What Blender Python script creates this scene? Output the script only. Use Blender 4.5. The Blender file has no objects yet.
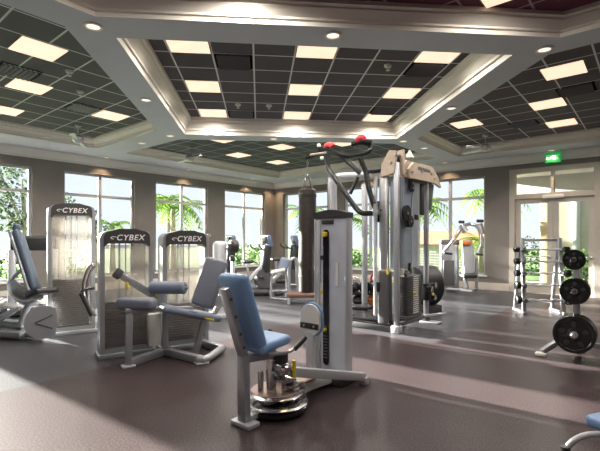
import bpy, bmesh, math, random
from mathutils import Vector, Matrix
from mathutils.geometry import tessellate_polygon
random.seed(7)
R = math.radians
scene = bpy.context.scene
COL = scene.collection
F, HZ, EYE = 425.0, 239.0, 1.5

# ------------------------------------------------------------------ frames
TH = R(39.8)
U = Vector((math.sin(TH), math.cos(TH), 0))        # along the left wall, away from the viewer
V = Vector((U.y, -U.x, 0))                          # along the right wall, away from the corner
CORNER = Vector((-1.1069, 18.0931, 0))
def LW(s, t, z=0.0):
    return CORNER + V * s - U * t + Vector((0, 0, z))
def W(px, py, Y):
    return Vector(((px - 300) * Y / F, Y, EYE + (HZ - py) * Y / F))
ROOM = Matrix.Translation(CORNER) @ Matrix.Rotation(-TH, 4, 'Z')
Z3 = Vector((0, 0, 1))

# ------------------------------------------------------------------ materials
MATS = {}
def mat(name, col, rough=0.5, metal=0.0, noise=0.0, nscale=40, bump=0.0, bscale=200, coat=0.0, spec=0.5):
    if name in MATS: return MATS[name]
    m = bpy.data.materials.new(name); m.use_nodes = True
    nt = m.node_tree; b = nt.nodes['Principled BSDF']
    b.inputs['Base Color'].default_value = (*col, 1)
    b.inputs['Roughness'].default_value = rough
    b.inputs['Metallic'].default_value = metal
    b.inputs['Coat Weight'].default_value = coat
    b.inputs['Specular IOR Level'].default_value = spec
    tc = nt.nodes.new('ShaderNodeTexCoord')
    n = nt.nodes.new('ShaderNodeTexNoise'); n.inputs['Scale'].default_value = nscale; n.inputs['Detail'].default_value = 4
    nt.links.new(tc.outputs['Object'], n.inputs['Vector'])
    r = nt.nodes.new('ShaderNodeValToRGB')
    k = noise
    r.color_ramp.elements[0].color = (*[c * (1 - k) for c in col], 1)
    r.color_ramp.elements[1].color = (*[min(1, c * (1 + k)) for c in col], 1)
    r.color_ramp.elements[0].position = .3; r.color_ramp.elements[1].position = .7
    nt.links.new(n.outputs['Fac'], r.inputs['Fac'])
    nt.links.new(r.outputs['Color'], b.inputs['Base Color'])
    if bump:
        n2 = nt.nodes.new('ShaderNodeTexNoise'); n2.inputs['Scale'].default_value = bscale
        nt.links.new(tc.outputs['Object'], n2.inputs['Vector'])
        bp = nt.nodes.new('ShaderNodeBump'); bp.inputs['Strength'].default_value = bump; bp.inputs['Distance'].default_value = .01
        nt.links.new(n2.outputs['Fac'], bp.inputs['Height']); nt.links.new(bp.outputs['Normal'], b.inputs['Normal'])
    MATS[name] = m
    return m

WALL = mat('wall paint', (.20, .184, .170), .8, noise=.04, nscale=3, bump=.05)
SOFFIT = mat('soffit paint', (.55, .58, .615), .8, noise=.03, nscale=3)
CREAM = mat('crown paint', (.74, .70, .62), .5, noise=.02, nscale=5)
TRIMW = mat('trim paint', (.70, .69, .66), .5, noise=.02, nscale=5)
WINFR = mat('window frame bronze grey', (.40, .42, .44), .45, .1, noise=.05)
SILVER = mat('silver powder coat', (.37, .385, .41), .32, .5, noise=.04, nscale=90)
PALE = mat('pale silver powder coat', (.52, .54, .57), .35, .3, noise=.03, nscale=90)
CHROME = mat('chrome', (.72, .72, .73), .16, 1.0, noise=.05, nscale=30)
STEEL = mat('brushed steel', (.55, .56, .58), .3, .9, noise=.1, nscale=25)
DKGREY = mat('dark grey plastic', (.075, .075, .08), .45, noise=.15)
HEADER = mat('charcoal header plastic', (.04, .038, .04), .4, noise=.1)
BLACK = mat('black rubber', (.022, .022, .024), .45, noise=.2, bump=.1)
GLOSSBLK = mat('black enamel', (.012, .012, .013), .25, noise=.1, coat=.1)
PAD = mat('slate blue vinyl', (.17, .21, .29), .42, noise=.08, nscale=60, bump=.08)
PADG = mat('grey blue vinyl', (.165, .185, .235), .45, noise=.08, nscale=60, bump=.08)
PADD = mat('dark slate vinyl', (.085, .115, .165), .42, noise=.08, nscale=60)
COLM = mat('column grey blue', (.56, .60, .67), .34, .15, noise=.06, nscale=6)
PADB = mat('bright blue vinyl', (.17, .30, .52), .42, noise=.06, nscale=60, bump=.08)
BROWN = mat('brown vinyl', (.15, .075, .05), .5, noise=.15)
TAN = mat('tan housing plastic', (.42, .34, .265), .5, noise=.12, nscale=12)
YEL = mat('yellow plastic', (.75, .56, .03), .4, noise=.05)
RED = mat('red grip foam', (.45, .02, .03), .5, noise=.1)
WHITE = mat('white lettering', (.82, .82, .82), .5, noise=.01)
OFFW = mat('off white plastic', (.70, .69, .66), .4, noise=.03)
ORANGE = mat('orange rubber', (.75, .24, .05), .5, noise=.1)
LEATHER = mat('bag leather', (.032, .025, .022), .35, noise=.25, nscale=14, bump=.15, bscale=30)
SHROUD = mat('blue grey shroud', (.30, .335, .40), .3, .4, noise=.08, nscale=6)
SKIRTB = mat('baseboard paint', (.58, .53, .47), .5, noise=.03)
DOORP = mat('door cream paint', (.44, .41, .36), .5, noise=.03)
def leaf_mat(name, col, tr, sc):
    m = bpy.data.materials.new(name); m.use_nodes = True; nt = m.node_tree; nt.nodes.clear()
    o = nt.nodes.new('ShaderNodeOutputMaterial'); d = nt.nodes.new('ShaderNodeBsdfDiffuse'); t = nt.nodes.new('ShaderNodeBsdfTranslucent'); mx = nt.nodes.new('ShaderNodeMixShader')
    tc = nt.nodes.new('ShaderNodeTexCoord'); n = nt.nodes.new('ShaderNodeTexNoise'); n.inputs['Scale'].default_value = sc; r = nt.nodes.new('ShaderNodeValToRGB')
    r.color_ramp.elements[0].position = .3; r.color_ramp.elements[1].position = .7
    r.color_ramp.elements[0].color = (*[c * .6 for c in col], 1); r.color_ramp.elements[1].color = (*[min(1, c * 1.4) for c in col], 1)
    nt.links.new(tc.outputs['Object'], n.inputs['Vector']); nt.links.new(n.outputs['Fac'], r.inputs['Fac'])
    nt.links.new(r.outputs['Color'], d.inputs['Color']); nt.links.new(r.outputs['Color'], t.inputs['Color'])
    mx.inputs[0].default_value = tr; nt.links.new(d.outputs[0], mx.inputs[1]); nt.links.new(t.outputs[0], mx.inputs[2]); nt.links.new(mx.outputs[0], o.inputs[0])
    return m
GREEN1 = leaf_mat('palm leaf', (.16, .26, .055), .45, 2)
GREEN2 = leaf_mat('hedge leaf', (.075, .15, .04), .4, 9)
GREEN3 = leaf_mat('tree leaf', (.075, .105, .065), .45, 3)
BARK = mat('palm bark', (.30, .25, .20), .8, noise=.3, nscale=12)
LAWN = mat('lawn', (.085, .16, .035), .8, noise=.3, nscale=3)
PAVE = mat('patio paving', (.32, .30, .27), .7, noise=.1, nscale=4)
STUCCO = mat('cream stucco', (.55, .46, .27), .8, noise=.06, nscale=8)
STUCW = mat('white stucco', (.50, .49, .46), .8, noise=.04, nscale=8)
ROOFT = mat('terracotta tile', (.55, .17, .09), .7, noise=.2, nscale=10)
BLUESCR = mat('blue grey console plastic', (.12, .16, .26), .35, noise=.1)

def stripes_shield():
    m = bpy.data.materials.new('smoked acrylic shield'); m.use_nodes = True
    nt = m.node_tree; b = nt.nodes['Principled BSDF']; o = nt.nodes['Material Output']
    b.inputs['Base Color'].default_value = (.82, .80, .77, 1); b.inputs['Roughness'].default_value = .3; b.inputs['Metallic'].default_value = .9
    t = nt.nodes.new('ShaderNodeBsdfTransparent'); t.inputs['Color'].default_value = (.96, .95, .93, 1)
    mx = nt.nodes.new('ShaderNodeMixShader'); mx.inputs[0].default_value = .22
    nt.links.new(t.outputs[0], mx.inputs[1]); nt.links.new(b.outputs[0], mx.inputs[2]); nt.links.new(mx.outputs[0], o.inputs['Surface'])
    return m
SHIELD = stripes_shield()

def glass_mat():
    m = bpy.data.materials.new('window glass'); m.use_nodes = True
    nt = m.node_tree; nt.nodes.clear()
    o = nt.nodes.new('ShaderNodeOutputMaterial'); mx = nt.nodes.new('ShaderNodeMixShader')
    t = nt.nodes.new('ShaderNodeBsdfTransparent'); g = nt.nodes.new('ShaderNodeBsdfGlossy')
    t.inputs['Color'].default_value = (1, 1, 1, 1); g.inputs['Roughness'].default_value = .02
    fr = nt.nodes.new('ShaderNodeFresnel'); fr.inputs['IOR'].default_value = 1.25
    nt.links.new(fr.outputs[0], mx.inputs[0]); nt.links.new(t.outputs[0], mx.inputs[1]); nt.links.new(g.outputs[0], mx.inputs[2])
    nt.links.new(mx.outputs[0], o.inputs[0])
    return m
GLASS = glass_mat()

def emit(name, col, st):
    m = bpy.data.materials.new(name); m.use_nodes = True
    b = m.node_tree.nodes['Principled BSDF']
    b.inputs['Base Color'].default_value = (.5, .5, .5, 1)
    b.inputs['Emission Color'].default_value = (*col, 1); b.inputs['Emission Strength'].default_value = st
    return m
def diffuser_mat():
    m = emit('panel diffuser', (1.0, .74, .52), 1.1)
    nt = m.node_tree; b = nt.nodes['Principled BSDF']
    tc = nt.nodes.new('ShaderNodeTexCoord'); n = nt.nodes.new('ShaderNodeTexNoise'); n.inputs['Scale'].default_value = 5
    nt.links.new(tc.outputs['Object'], n.inputs['Vector'])
    mr = nt.nodes.new('ShaderNodeMapRange'); mr.inputs['To Min'].default_value = .9; mr.inputs['To Max'].default_value = 1.25
    nt.links.new(n.outputs['Fac'], mr.inputs['Value']); nt.links.new(mr.outputs[0], b.inputs['Emission Strength'])
    return m
DIFF = diffuser_mat()
LAMP = emit('downlight lens', (1.0, .78, .58), 1.5)
EXITG = emit('exit sign green', (.01, .36, .09), .75); EXITG.node_tree.nodes['Principled BSDF'].inputs['Base Color'].default_value = (.005, .12, .03, 1)
EXITL = emit('exit sign lettering', (.06, .55, .18), .9)

def tile_mat(name, col, line, step=(.6, .6), off=(0, 0), lw=.026):
    m = bpy.data.materials.new(name); m.use_nodes = True
    nt = m.node_tree; b = nt.nodes['Principled BSDF']; b.inputs['Roughness'].default_value = .75
    b.inputs['Specular IOR Level'].default_value = .25
    tc = nt.nodes.new('ShaderNodeTexCoord'); sp = nt.nodes.new('ShaderNodeSeparateXYZ')
    nt.links.new(tc.outputs['Object'], sp.inputs[0])
    outs = []
    for ax in (0, 1):
        a = nt.nodes.new('ShaderNodeMath'); a.operation = 'SUBTRACT'; a.inputs[1].default_value = off[ax]
        nt.links.new(sp.outputs[ax], a.inputs[0])
        p = nt.nodes.new('ShaderNodeMath'); p.operation = 'PINGPONG'; p.inputs[1].default_value = step[ax] / 2
        nt.links.new(a.outputs[0], p.inputs[0])
        c = nt.nodes.new('ShaderNodeMath'); c.operation = 'LESS_THAN'; c.inputs[1].default_value = lw / 2
        nt.links.new(p.outputs[0], c.inputs[0]); outs.append(c)
    mx = nt.nodes.new('ShaderNodeMath'); mx.operation = 'MAXIMUM'
    nt.links.new(outs[0].outputs[0], mx.inputs[0]); nt.links.new(outs[1].outputs[0], mx.inputs[1])
    n = nt.nodes.new('ShaderNodeTexNoise'); n.inputs['Scale'].default_value = 2.2; n.inputs['Detail'].default_value = 6
    nt.links.new(tc.outputs['Object'], n.inputs['Vector'])
    r = nt.nodes.new('ShaderNodeValToRGB')
    r.color_ramp.elements[0].color = (*[c * .82 for c in col], 1); r.color_ramp.elements[1].color = (*[c * 1.2 for c in col], 1)
    nt.links.new(n.outputs['Fac'], r.inputs['Fac'])
    mc = nt.nodes.new('ShaderNodeMix'); mc.data_type = 'RGBA'
    nt.links.new(mx.outputs[0], mc.inputs['Factor']); nt.links.new(r.outputs['Color'], mc.inputs['A'])
    mc.inputs['B'].default_value = (*line, 1)
    nt.links.new(mc.outputs['Result'], b.inputs['Base Color'])
    return m

def floor_mat():
    m = bpy.data.materials.new('rubber floor'); m.use_nodes = True
    nt = m.node_tree; b = nt.nodes['Principled BSDF']
    tc = nt.nodes.new('ShaderNodeTexCoord'); sp = nt.nodes.new('ShaderNodeSeparateXYZ')
    nt.links.new(tc.outputs['Object'], sp.inputs[0])
    def cmp(ax, val, op):
        c = nt.nodes.new('ShaderNodeMath'); c.operation = op; c.inputs[1].default_value = val
        nt.links.new(sp.outputs[ax], c.inputs[0]); return c
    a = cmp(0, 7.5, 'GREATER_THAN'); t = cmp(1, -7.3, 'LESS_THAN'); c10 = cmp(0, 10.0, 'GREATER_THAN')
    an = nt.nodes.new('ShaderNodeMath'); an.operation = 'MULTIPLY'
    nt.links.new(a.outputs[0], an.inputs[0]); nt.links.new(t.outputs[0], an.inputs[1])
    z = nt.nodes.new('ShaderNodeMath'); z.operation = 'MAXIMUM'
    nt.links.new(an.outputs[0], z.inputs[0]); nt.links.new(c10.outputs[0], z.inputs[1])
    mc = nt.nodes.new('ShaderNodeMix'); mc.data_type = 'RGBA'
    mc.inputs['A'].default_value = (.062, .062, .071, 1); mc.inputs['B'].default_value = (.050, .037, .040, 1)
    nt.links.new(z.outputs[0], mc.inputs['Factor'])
    n = nt.nodes.new('ShaderNodeTexNoise'); n.inputs['Scale'].default_value = 75; n.inputs['Detail'].default_value = 5
    nt.links.new(tc.outputs['Object'], n.inputs['Vector'])
    r = nt.nodes.new('ShaderNodeValToRGB')
    r.color_ramp.elements[0].position = .38; r.color_ramp.elements[0].color = (.5, .5, .5, 1)
    r.color_ramp.elements[1].position = .66; r.color_ramp.elements[1].color = (1.7, 1.68, 1.64, 1)
    nt.links.new(n.outputs['Fac'], r.inputs['Fac'])
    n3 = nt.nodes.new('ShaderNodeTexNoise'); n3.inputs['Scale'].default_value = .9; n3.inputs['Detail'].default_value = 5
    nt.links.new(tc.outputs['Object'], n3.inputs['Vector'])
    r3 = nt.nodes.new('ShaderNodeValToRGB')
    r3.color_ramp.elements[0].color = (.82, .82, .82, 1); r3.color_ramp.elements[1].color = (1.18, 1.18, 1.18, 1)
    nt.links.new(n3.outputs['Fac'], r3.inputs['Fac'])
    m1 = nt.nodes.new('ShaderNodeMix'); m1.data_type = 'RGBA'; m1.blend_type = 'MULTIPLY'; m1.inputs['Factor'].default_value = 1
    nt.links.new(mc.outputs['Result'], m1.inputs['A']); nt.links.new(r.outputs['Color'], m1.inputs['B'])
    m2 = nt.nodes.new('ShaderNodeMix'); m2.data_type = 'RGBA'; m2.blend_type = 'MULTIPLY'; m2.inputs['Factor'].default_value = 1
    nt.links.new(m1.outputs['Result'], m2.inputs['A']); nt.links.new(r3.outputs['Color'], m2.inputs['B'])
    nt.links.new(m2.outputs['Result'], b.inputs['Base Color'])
    b.inputs['Roughness'].default_value = .36
    b.inputs['Specular IOR Level'].default_value = .13
    bp = nt.nodes.new('ShaderNodeBump'); bp.inputs['Strength'].default_value = .12; bp.inputs['Distance'].default_value = .01
    nt.links.new(n.outputs['Fac'], bp.inputs['Height']); nt.links.new(bp.outputs['Normal'], b.inputs['Normal'])
    return m

# ------------------------------------------------------------------ mesh builder
def orient(d, up=Z3):
    """matrix whose X axis runs along d, Z as near up as possible"""
    x = d.normalized(); up = Vector(up)
    if abs(x.dot(up)) > .995: up = Vector((0, 1, 0)) if abs(x.y) < .9 else Vector((1, 0, 0))
    y = up.cross(x).normalized(); z = x.cross(y)
    return Matrix(((x.x, y.x, z.x, 0), (x.y, y.y, z.y, 0), (x.z, y.z, z.z, 0), (0, 0, 0, 1)))

class MB:
    def __init__(self): self.bm = bmesh.new()
    def _add(self, verts, faces):
        vs = [self.bm.verts.new(v) for v in verts]
        for f in faces:
            try: self.bm.faces.new([vs[i] for i in f])
            except ValueError: pass
        return vs
    def box(self, c, size, M=None, bev=0.0, seg=2):
        tmp = bmesh.new(); bmesh.ops.create_cube(tmp, size=1)
        bmesh.ops.scale(tmp, vec=Vector(size), verts=tmp.verts)
        if bev: bmesh.ops.bevel(tmp, geom=list(tmp.edges), offset=min(bev, min(size) * .49), segments=seg, profile=.5, affect='EDGES')
        T = Matrix.Translation(Vector(c)) @ (M if M else Matrix())
        self._merge(tmp, T); return self
    def _merge(self, tmp, T):
        tmp.verts.index_update()
        self._add([T @ v.co for v in tmp.verts], [[v.index for v in f.verts] for f in tmp.faces]); tmp.free()
    def bar(self, p0, p1, w, h, up=Z3, bev=.006):
        p0, p1 = Vector(p0), Vector(p1); d = p1 - p0
        return self.box((p0 + p1) / 2, (d.length, w, h), orient(d, up), bev)
    def tube(self, pts, r, n=10, smooth=0, closed=False):
        pts = [Vector(p) for p in pts]
        rs = list(r) if isinstance(r, (list, tuple)) else [r] * len(pts)
        for _ in range(smooth):
            q = [pts[0]] if not closed else []; rq = [rs[0]] if not closed else []
            for a, b, c, d in zip(pts, pts[1:] + ([pts[0]] if closed else []), rs, rs[1:] + ([rs[0]] if closed else [])):
                q += [a * .75 + b * .25, a * .25 + b * .75]; rq += [c * .75 + d * .25, c * .25 + d * .75]
            if not closed: q.append(pts[-1]); rq.append(rs[-1])
            pts = q; rs = rq
        r = rs
        m = len(pts); verts = []; prev = None
        for i, p in enumerate(pts):
            if closed: d = pts[(i + 1) % m] - pts[i - 1]
            else: d = pts[min(i + 1, m - 1)] - pts[max(i - 1, 0)]
            d.normalize()
            if prev is None:
                a = Z3 if abs(d.z) < .9 else Vector((1, 0, 0)); s = d.cross(a).normalized()
            else:
                s = (prev - d * prev.dot(d)).normalized()
            prev = s; t = d.cross(s)
            rr = r[i] if isinstance(r, (list, tuple)) else r
            for k in range(n):
                a = 2 * math.pi * k / n; verts.append(p + (s * math.cos(a) + t * math.sin(a)) * rr)
        faces = []
        for i in range(m if closed else m - 1):
            j = (i + 1) % m
            for k in range(n): faces.append((i * n + k, i * n + (k + 1) % n, j * n + (k + 1) % n, j * n + k))
        if not closed: faces += [tuple(range(n))[::-1], tuple(range((m - 1) * n, m * n))]
        self._add(verts, faces); return self
    def lathe(self, prof, c=(0, 0, 0), axis=Z3, n=24):
        """prof: list of (radius, distance along axis)"""
        M = Matrix.Translation(Vector(c)) @ orient(Vector(axis)); verts = []; m = len(prof)
        for r, h in prof:
            for k in range(n):
                a = 2 * math.pi * k / n; verts.append(M @ Vector((h, r * math.cos(a), r * math.sin(a))))
        faces = []
        for i in range(m - 1):
            for k in range(n): faces.append((i * n + k, i * n + (k + 1) % n, (i + 1) * n + (k + 1) % n, (i + 1) * n + k))
        if prof[0][0] > 1e-6: faces.append(tuple(range(n))[::-1])
        if prof[-1][0] > 1e-6: faces.append(tuple(range((m - 1) * n, m * n)))
        self._add(verts, faces); return self
    def cyl(self, p0, p1, r, n=16, bev=0):
        p0, p1 = Vector(p0), Vector(p1); d = (p1 - p0); L = d.length
        pr = [(r, 0), (r, L)] if not bev else [(r - bev, 0), (r, bev), (r, L - bev), (r - bev, L)]
        return self.lathe(pr, p0, d, n)
    def prism(self, poly, d0, d1, M=None, holes=()):
        """poly in the XZ plane, extruded along Y from d0 to d1"""
        M = M or Matrix(); loops = [list(poly)] + [list(h) for h in holes]
        flat = [p for l in loops for p in l]
        tris = tessellate_polygon([[Vector((p[0], p[1], 0)) for p in l] for l in loops])
        n = len(flat)
        verts = [M @ Vector((p[0], d0, p[1])) for p in flat] + [M @ Vector((p[0], d1, p[1])) for p in flat]
        faces = [tuple(t) for t in tris] + [tuple(i + n for i in t)[::-1] for t in tris]
        o = 0
        for l in loops:
            k = len(l)
            for i in range(k): faces.append((o + i, o + (i + 1) % k, n + o + (i + 1) % k, n + o + i))
            o += k
        self._add(verts, faces); return self
    def build_each(self, name, m, parent, world=False):
        """one part per loose piece"""
        bm = self.bm; seen = set(); out = []
        bm.verts.ensure_lookup_table()
        for v in bm.verts:
            if v in seen: continue
            st_, isl = [v], [v]; seen.add(v)
            while st_:
                x = st_.pop()
                for e in x.link_edges:
                    y = e.other_vert(x)
                    if y not in seen: seen.add(y); st_.append(y); isl.append(y)
            idx = {x: i for i, x in enumerate(isl)}; fs = {f for x in isl for f in x.link_faces}
            q = MB(); q._add([x.co.copy() for x in isl], [[idx[x] for x in f.verts] for f in fs])
            out.append(q.build(name, m, parent, world))
        bm.free(); return out
    def build(self, name, m, parent=None, world=False, mw=None):
        bm = self.bm
        bmesh.ops.remove_doubles(bm, verts=bm.verts, dist=1e-5)
        bmesh.ops.recalc_face_normals(bm, faces=bm.faces)
        if world and parent is not None:
            chain = Matrix(); p = parent
            inv = WM(parent).inverted()
            bmesh.ops.transform(bm, matrix=inv, verts=bm.verts)
        for f in bm.faces: f.smooth = True
        for e in bm.edges:
            if len(e.link_faces) == 2 and e.calc_face_angle(0) > R(38): e.smooth = False
        me = bpy.data.meshes.new(name); bm.to_mesh(me); bm.free()
        for mm in (m if isinstance(m, (list, tuple)) else [m]): me.materials.append(mm)
        o = bpy.data.objects.new(name, me); COL.objects.link(o)
        if parent is not None: o.parent = parent
        if mw is not None: o.matrix_local = mw
        return o

def WM(o):
    M = o.matrix_basis.copy()
    while o.parent is not None:
        o = o.parent; M = o.matrix_basis @ M
    return M
def tag(o, label=None, cat=None, group=None, kind=None):
    if label: o['label'] = label
    if cat: o['category'] = cat
    if group: o['group'] = group
    if kind: o['kind'] = kind
    return o
def thing(name, label, cat, loc, rot=0.0, group=None):
    o = bpy.data.objects.new(name, None); COL.objects.link(o); o.empty_display_size = .1
    o.location = loc; o.rotation_euler = (0, 0, rot)
    return tag(o, label, cat, group)
def kids(o): return [c for c in COL.objects if c.parent is o]
def copy_tree(o, parent=None):
    c = o.copy(); COL.objects.link(c)
    if parent is not None: c.parent = parent
    for ch in kids(o): copy_tree(ch, c)
    return c
def dup(o, label, loc, rot=None):
    c = copy_tree(o); c['label'] = label; c.location = loc
    if rot is not None: c.rotation_euler = (0, 0, rot)
    return c
def struct(name, mb, m, parent=None):
    o = mb.build(name, m, parent)
    if parent is None:
        o.matrix_basis = ROOM; o['kind'] = 'structure'
    return o
def text(name, body, size, M, m, parent, depth=.003, shear=0.0, bold=0.0, spacing=1.0):
    cu = bpy.data.curves.new(name, 'FONT'); cu.body = body; cu.size = size; cu.extrude = depth; cu.shear = shear
    cu.align_x = 'CENTER'; cu.align_y = 'CENTER'; cu.offset = bold; cu.space_character = spacing
    tmp = bpy.data.objects.new(name + '_t', cu); COL.objects.link(tmp)
    dg = bpy.context.evaluated_depsgraph_get(); dg.update()
    me = bpy.data.meshes.new_from_object(tmp.evaluated_get(dg))
    bpy.data.objects.remove(tmp); bpy.data.curves.remove(cu)
    me.name = name; me.materials.clear(); me.materials.append(m)
    o = bpy.data.objects.new(name, me); COL.objects.link(o); o.parent = parent; o.matrix_local = M
    return o
def rrect(x0, x1, z0, z1, r, n=5, corners=(1, 1, 1, 1)):
    """rounded rectangle, corners from lower left counter clockwise"""
    pts = []
    for (cx, cz, a0, on, px, pz) in ((x0 + r, z0 + r, 180, corners[0], x0, z0), (x1 - r, z0 + r, 270, corners[1], x1, z0),
                                     (x1 - r, z1 - r, 0, corners[2], x1, z1), (x0 + r, z1 - r, 90, corners[3], x0, z1)):
        if not on: pts.append((px, pz)); continue
        for k in range(n + 1):
            a = R(a0 + 90 * k / n); pts.append((cx + r * math.cos(a), cz + r * math.sin(a)))
    return pts

exec_parts = []
# ================================================================== SETTING
RS, RT = 28.4, 27.5                 # size of the room along the right and the left wall
ZSOF = 3.85
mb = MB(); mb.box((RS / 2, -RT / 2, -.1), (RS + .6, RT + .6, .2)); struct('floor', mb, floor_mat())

# ---- coffers: polygons in (s, t)
def cw(sp, w):                      # centre coffer coordinates -> s, t
    X = sp * .995 - w * .0958; Y = sp * .0958 + w * .995
    d = Vector((X, Y, 0)) - CORNER
    return (d.dot(V), -d.dot(U))
CEN = [cw(-1.66, 5.15), cw(3.22, 5.15), cw(3.22, 9.75), cw(-1.66, 9.75)]
LEFT = [(7.43, 11.25), (7.43, 17.0), (1.3, 17.0), (1.3, 8.1), (4.15, 8.1)]
FAR = [(1.3, 1.0), (1.3, 7.3), (3.9, 7.3), (10.2 - .0, 1.0)]
FAR = [(1.3, 1.1), (1.3, 7.3), (3.85, 7.3), (7.5, 3.65), (7.5, 1.1)]
RIGHT = [(8.15, 1.0), (8.15, 3.75), (11.4, 7.0), (17.5, 7.0), (17.5, 1.0)]
oc, orad = (14.2, 13.74), 6.3
OCT = []
for k in range(8):
    a = R(22.5 + 45 * k); rr = orad / math.cos(R(22.5)); OCT.append((oc[0] + rr * math.cos(a), oc[1] + rr * math.sin(a)))
OCT = OCT[::-1]
def ccw(p):
    a = sum(p[i][0] * p[(i + 1) % len(p)][1] - p[(i + 1) % len(p)][0] * p[i][1] for i in range(len(p)))
    return p if a > 0 else p[::-1]
def inset(p, d):
    n = len(p); out = []
    for i in range(n):
        a, b, c = Vector(p[i - 1]), Vector(p[i]), Vector(p[(i + 1) % n])
        d1 = (b - a).normalized(); d2 = (c - b).normalized()
        n1 = Vector((-d1.y, d1.x)); n2 = Vector((-d2.y, d2.x))
        m = (n1 + n2); m = m / max(.2, (1 + n1.dot(n2)))
        out.append(b + m * d)
    return out
# local room coordinates are (s, -t)
polys = {k: ccw([(s, -t) for s, t in p]) for k, p in dict(cen=CEN, left=LEFT, far=FAR, right=RIGHT, octo=OCT).items()}
outer = [(-.15, .15), (-.15, -RT - .15), (RS + .15, -RT - .15), (RS + .15, .15)]
mb = MB()
loops = [outer] + list(polys.values()); flat = [p for l in loops for p in l]
tris = tessellate_polygon([[Vector((p[0], p[1], 0)) for p in l] for l in loops])
mb._add([Vector((p[0], p[1], ZSOF)) for p in flat], tris)
mb._add([Vector((p[0], p[1], 4.7)) for p in outer], [(0, 1, 2, 3)])
ceil = struct('ceiling', mb, SOFFIT)
TILE_C = tile_mat('charcoal tile centre', (.082, .072, .082), (.72, .70, .72), (.6, .55), (-.98 - .3, 7.65 - .275))
TILE_L = tile_mat('charcoal tile left', (.10, .10, .098), (.62, .70, .62), (.6, .6), (6.0 - .3, -10.7 - .3))
TILE_R = tile_mat('charcoal tile right', (.092, .078, .086), (.66, .64, .66), (.6, .6), (10.9 - .3, -3.9 - .3))
TILE_F = tile_mat('charcoal tile far', (.085, .09, .096), (.42, .47, .47), (.6, .6), (2.65 - .3, -4.37 - .3))
TILE_O = tile_mat('plum tile octagon', (.12, .036, .06), (.42, .28, .34), (.6, .6), (11.1 - .3, -8.3 - .3))
ZT = dict(cen=4.2, left=4.08, far=4.08, right=4.08, octo=4.07)
CMAT = Matrix.Rotation(0, 4, 'Z')
for k, tm in dict(cen=TILE_C, left=TILE_L, far=TILE_F, right=TILE_R, octo=TILE_O).items():
    p = polys[k]; zt = ZT[k]; h = zt - ZSOF
    prof = [(0, 0), (0, .22), (.03, .25), (.03, .36), (.07, .5), (.12, .66), (.12, .74), (.16, .80), (.16, 1.0)]
    mb = MB(); rings = [[Vector((q[0], q[1], ZSOF + b * h)) for q in inset(p, a)] for a, b in prof]
    n = len(p); vs = [v for r_ in rings for v in r_]; fs = []
    for i in range(len(rings) - 1):
        for j in range(n): fs.append((i * n + j, i * n + (j + 1) % n, (i + 1) * n + (j + 1) % n, (i + 1) * n + j))
    mb._add(vs, fs); o = mb.build('crown_moulding', CREAM, ceil)
    mb = MB(); q = inset(p, .14)
    mb._add([Vector((a[0], a[1], zt)) for a in q], [tuple(range(n))])
    if k == 'cen':                  # built in the rotated frame of the centre coffer so its grid runs square to it
        Mc = ROOM.inverted() @ Matrix.Rotation(R(5.5), 4, 'Z')
        bmesh.ops.transform(mb.bm, matrix=Mc.inverted(), verts=mb.bm.verts)
        o = mb.build('tile_field', tm, ceil, mw=Mc)
    else:
        o = mb.build('tile_field', tm, ceil)

# ---- walls
def wall(name, length, holes, M, thick=.3, m=WALL):
    """wall in local XZ plane at y 0..thick (outside), holes = (x0,x1,z0,z1)"""
    mb = MB(); mb.prism([(-.3, -.05), (length + .3, -.05), (length + .3, 4.5), (-.3, 4.5)], 0, thick, None,
                        [[(a, c), (b, c), (b, d), (a, d)] for a, b, c, d in holes])
    bmesh.ops.transform(mb.bm, matrix=M, verts=mb.bm.verts)
    return struct(name, mb, m)
# left wall: local x = t ; plane s=0, outside towards -s
ML = Matrix(((0, -1, 0, 0), (-1, 0, 0, 0), (0, 0, 1, 0), (0, 0, 0, 1)))
# right wall: x = s ; outside towards -t = +y
MR = Matrix()
LWIN = [(.54, 2.69), (3.48, 5.58), (6.31, 8.38), (9.15, 11.2), (12.0, 14.1)]
RWIN = [(.52, 2.80), (3.55, 5.70), (6.42, 8.58), (14.0, 16.1)]
WZ0, WZ1, WZM = .42, 3.38, 2.75
DOOR = (9.34, 11.31)
wall('wall_left', RT, [(a, b, WZ0, WZ1) for a, b in LWIN], ML)
wall('wall_right', RS, [(a, b, WZ0, WZ1) for a, b in RWIN] + [(DOOR[0], DOOR[1], .0, WZ1)], MR)
# the two walls behind the viewer
MB1 = Matrix(((1, 0, 0, 0), (0, -1, 0, -RT), (0, 0, 1, 0), (0, 0, 0, 1)))
wall('wall_front', RS, [], MB1)
MB2 = Matrix(((0, 1, 0, RS), (-1, 0, 0, 0), (0, 0, 1, 0), (0, 0, 0, 1)))
wall('wall_back', RT, [], MB2)

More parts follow.
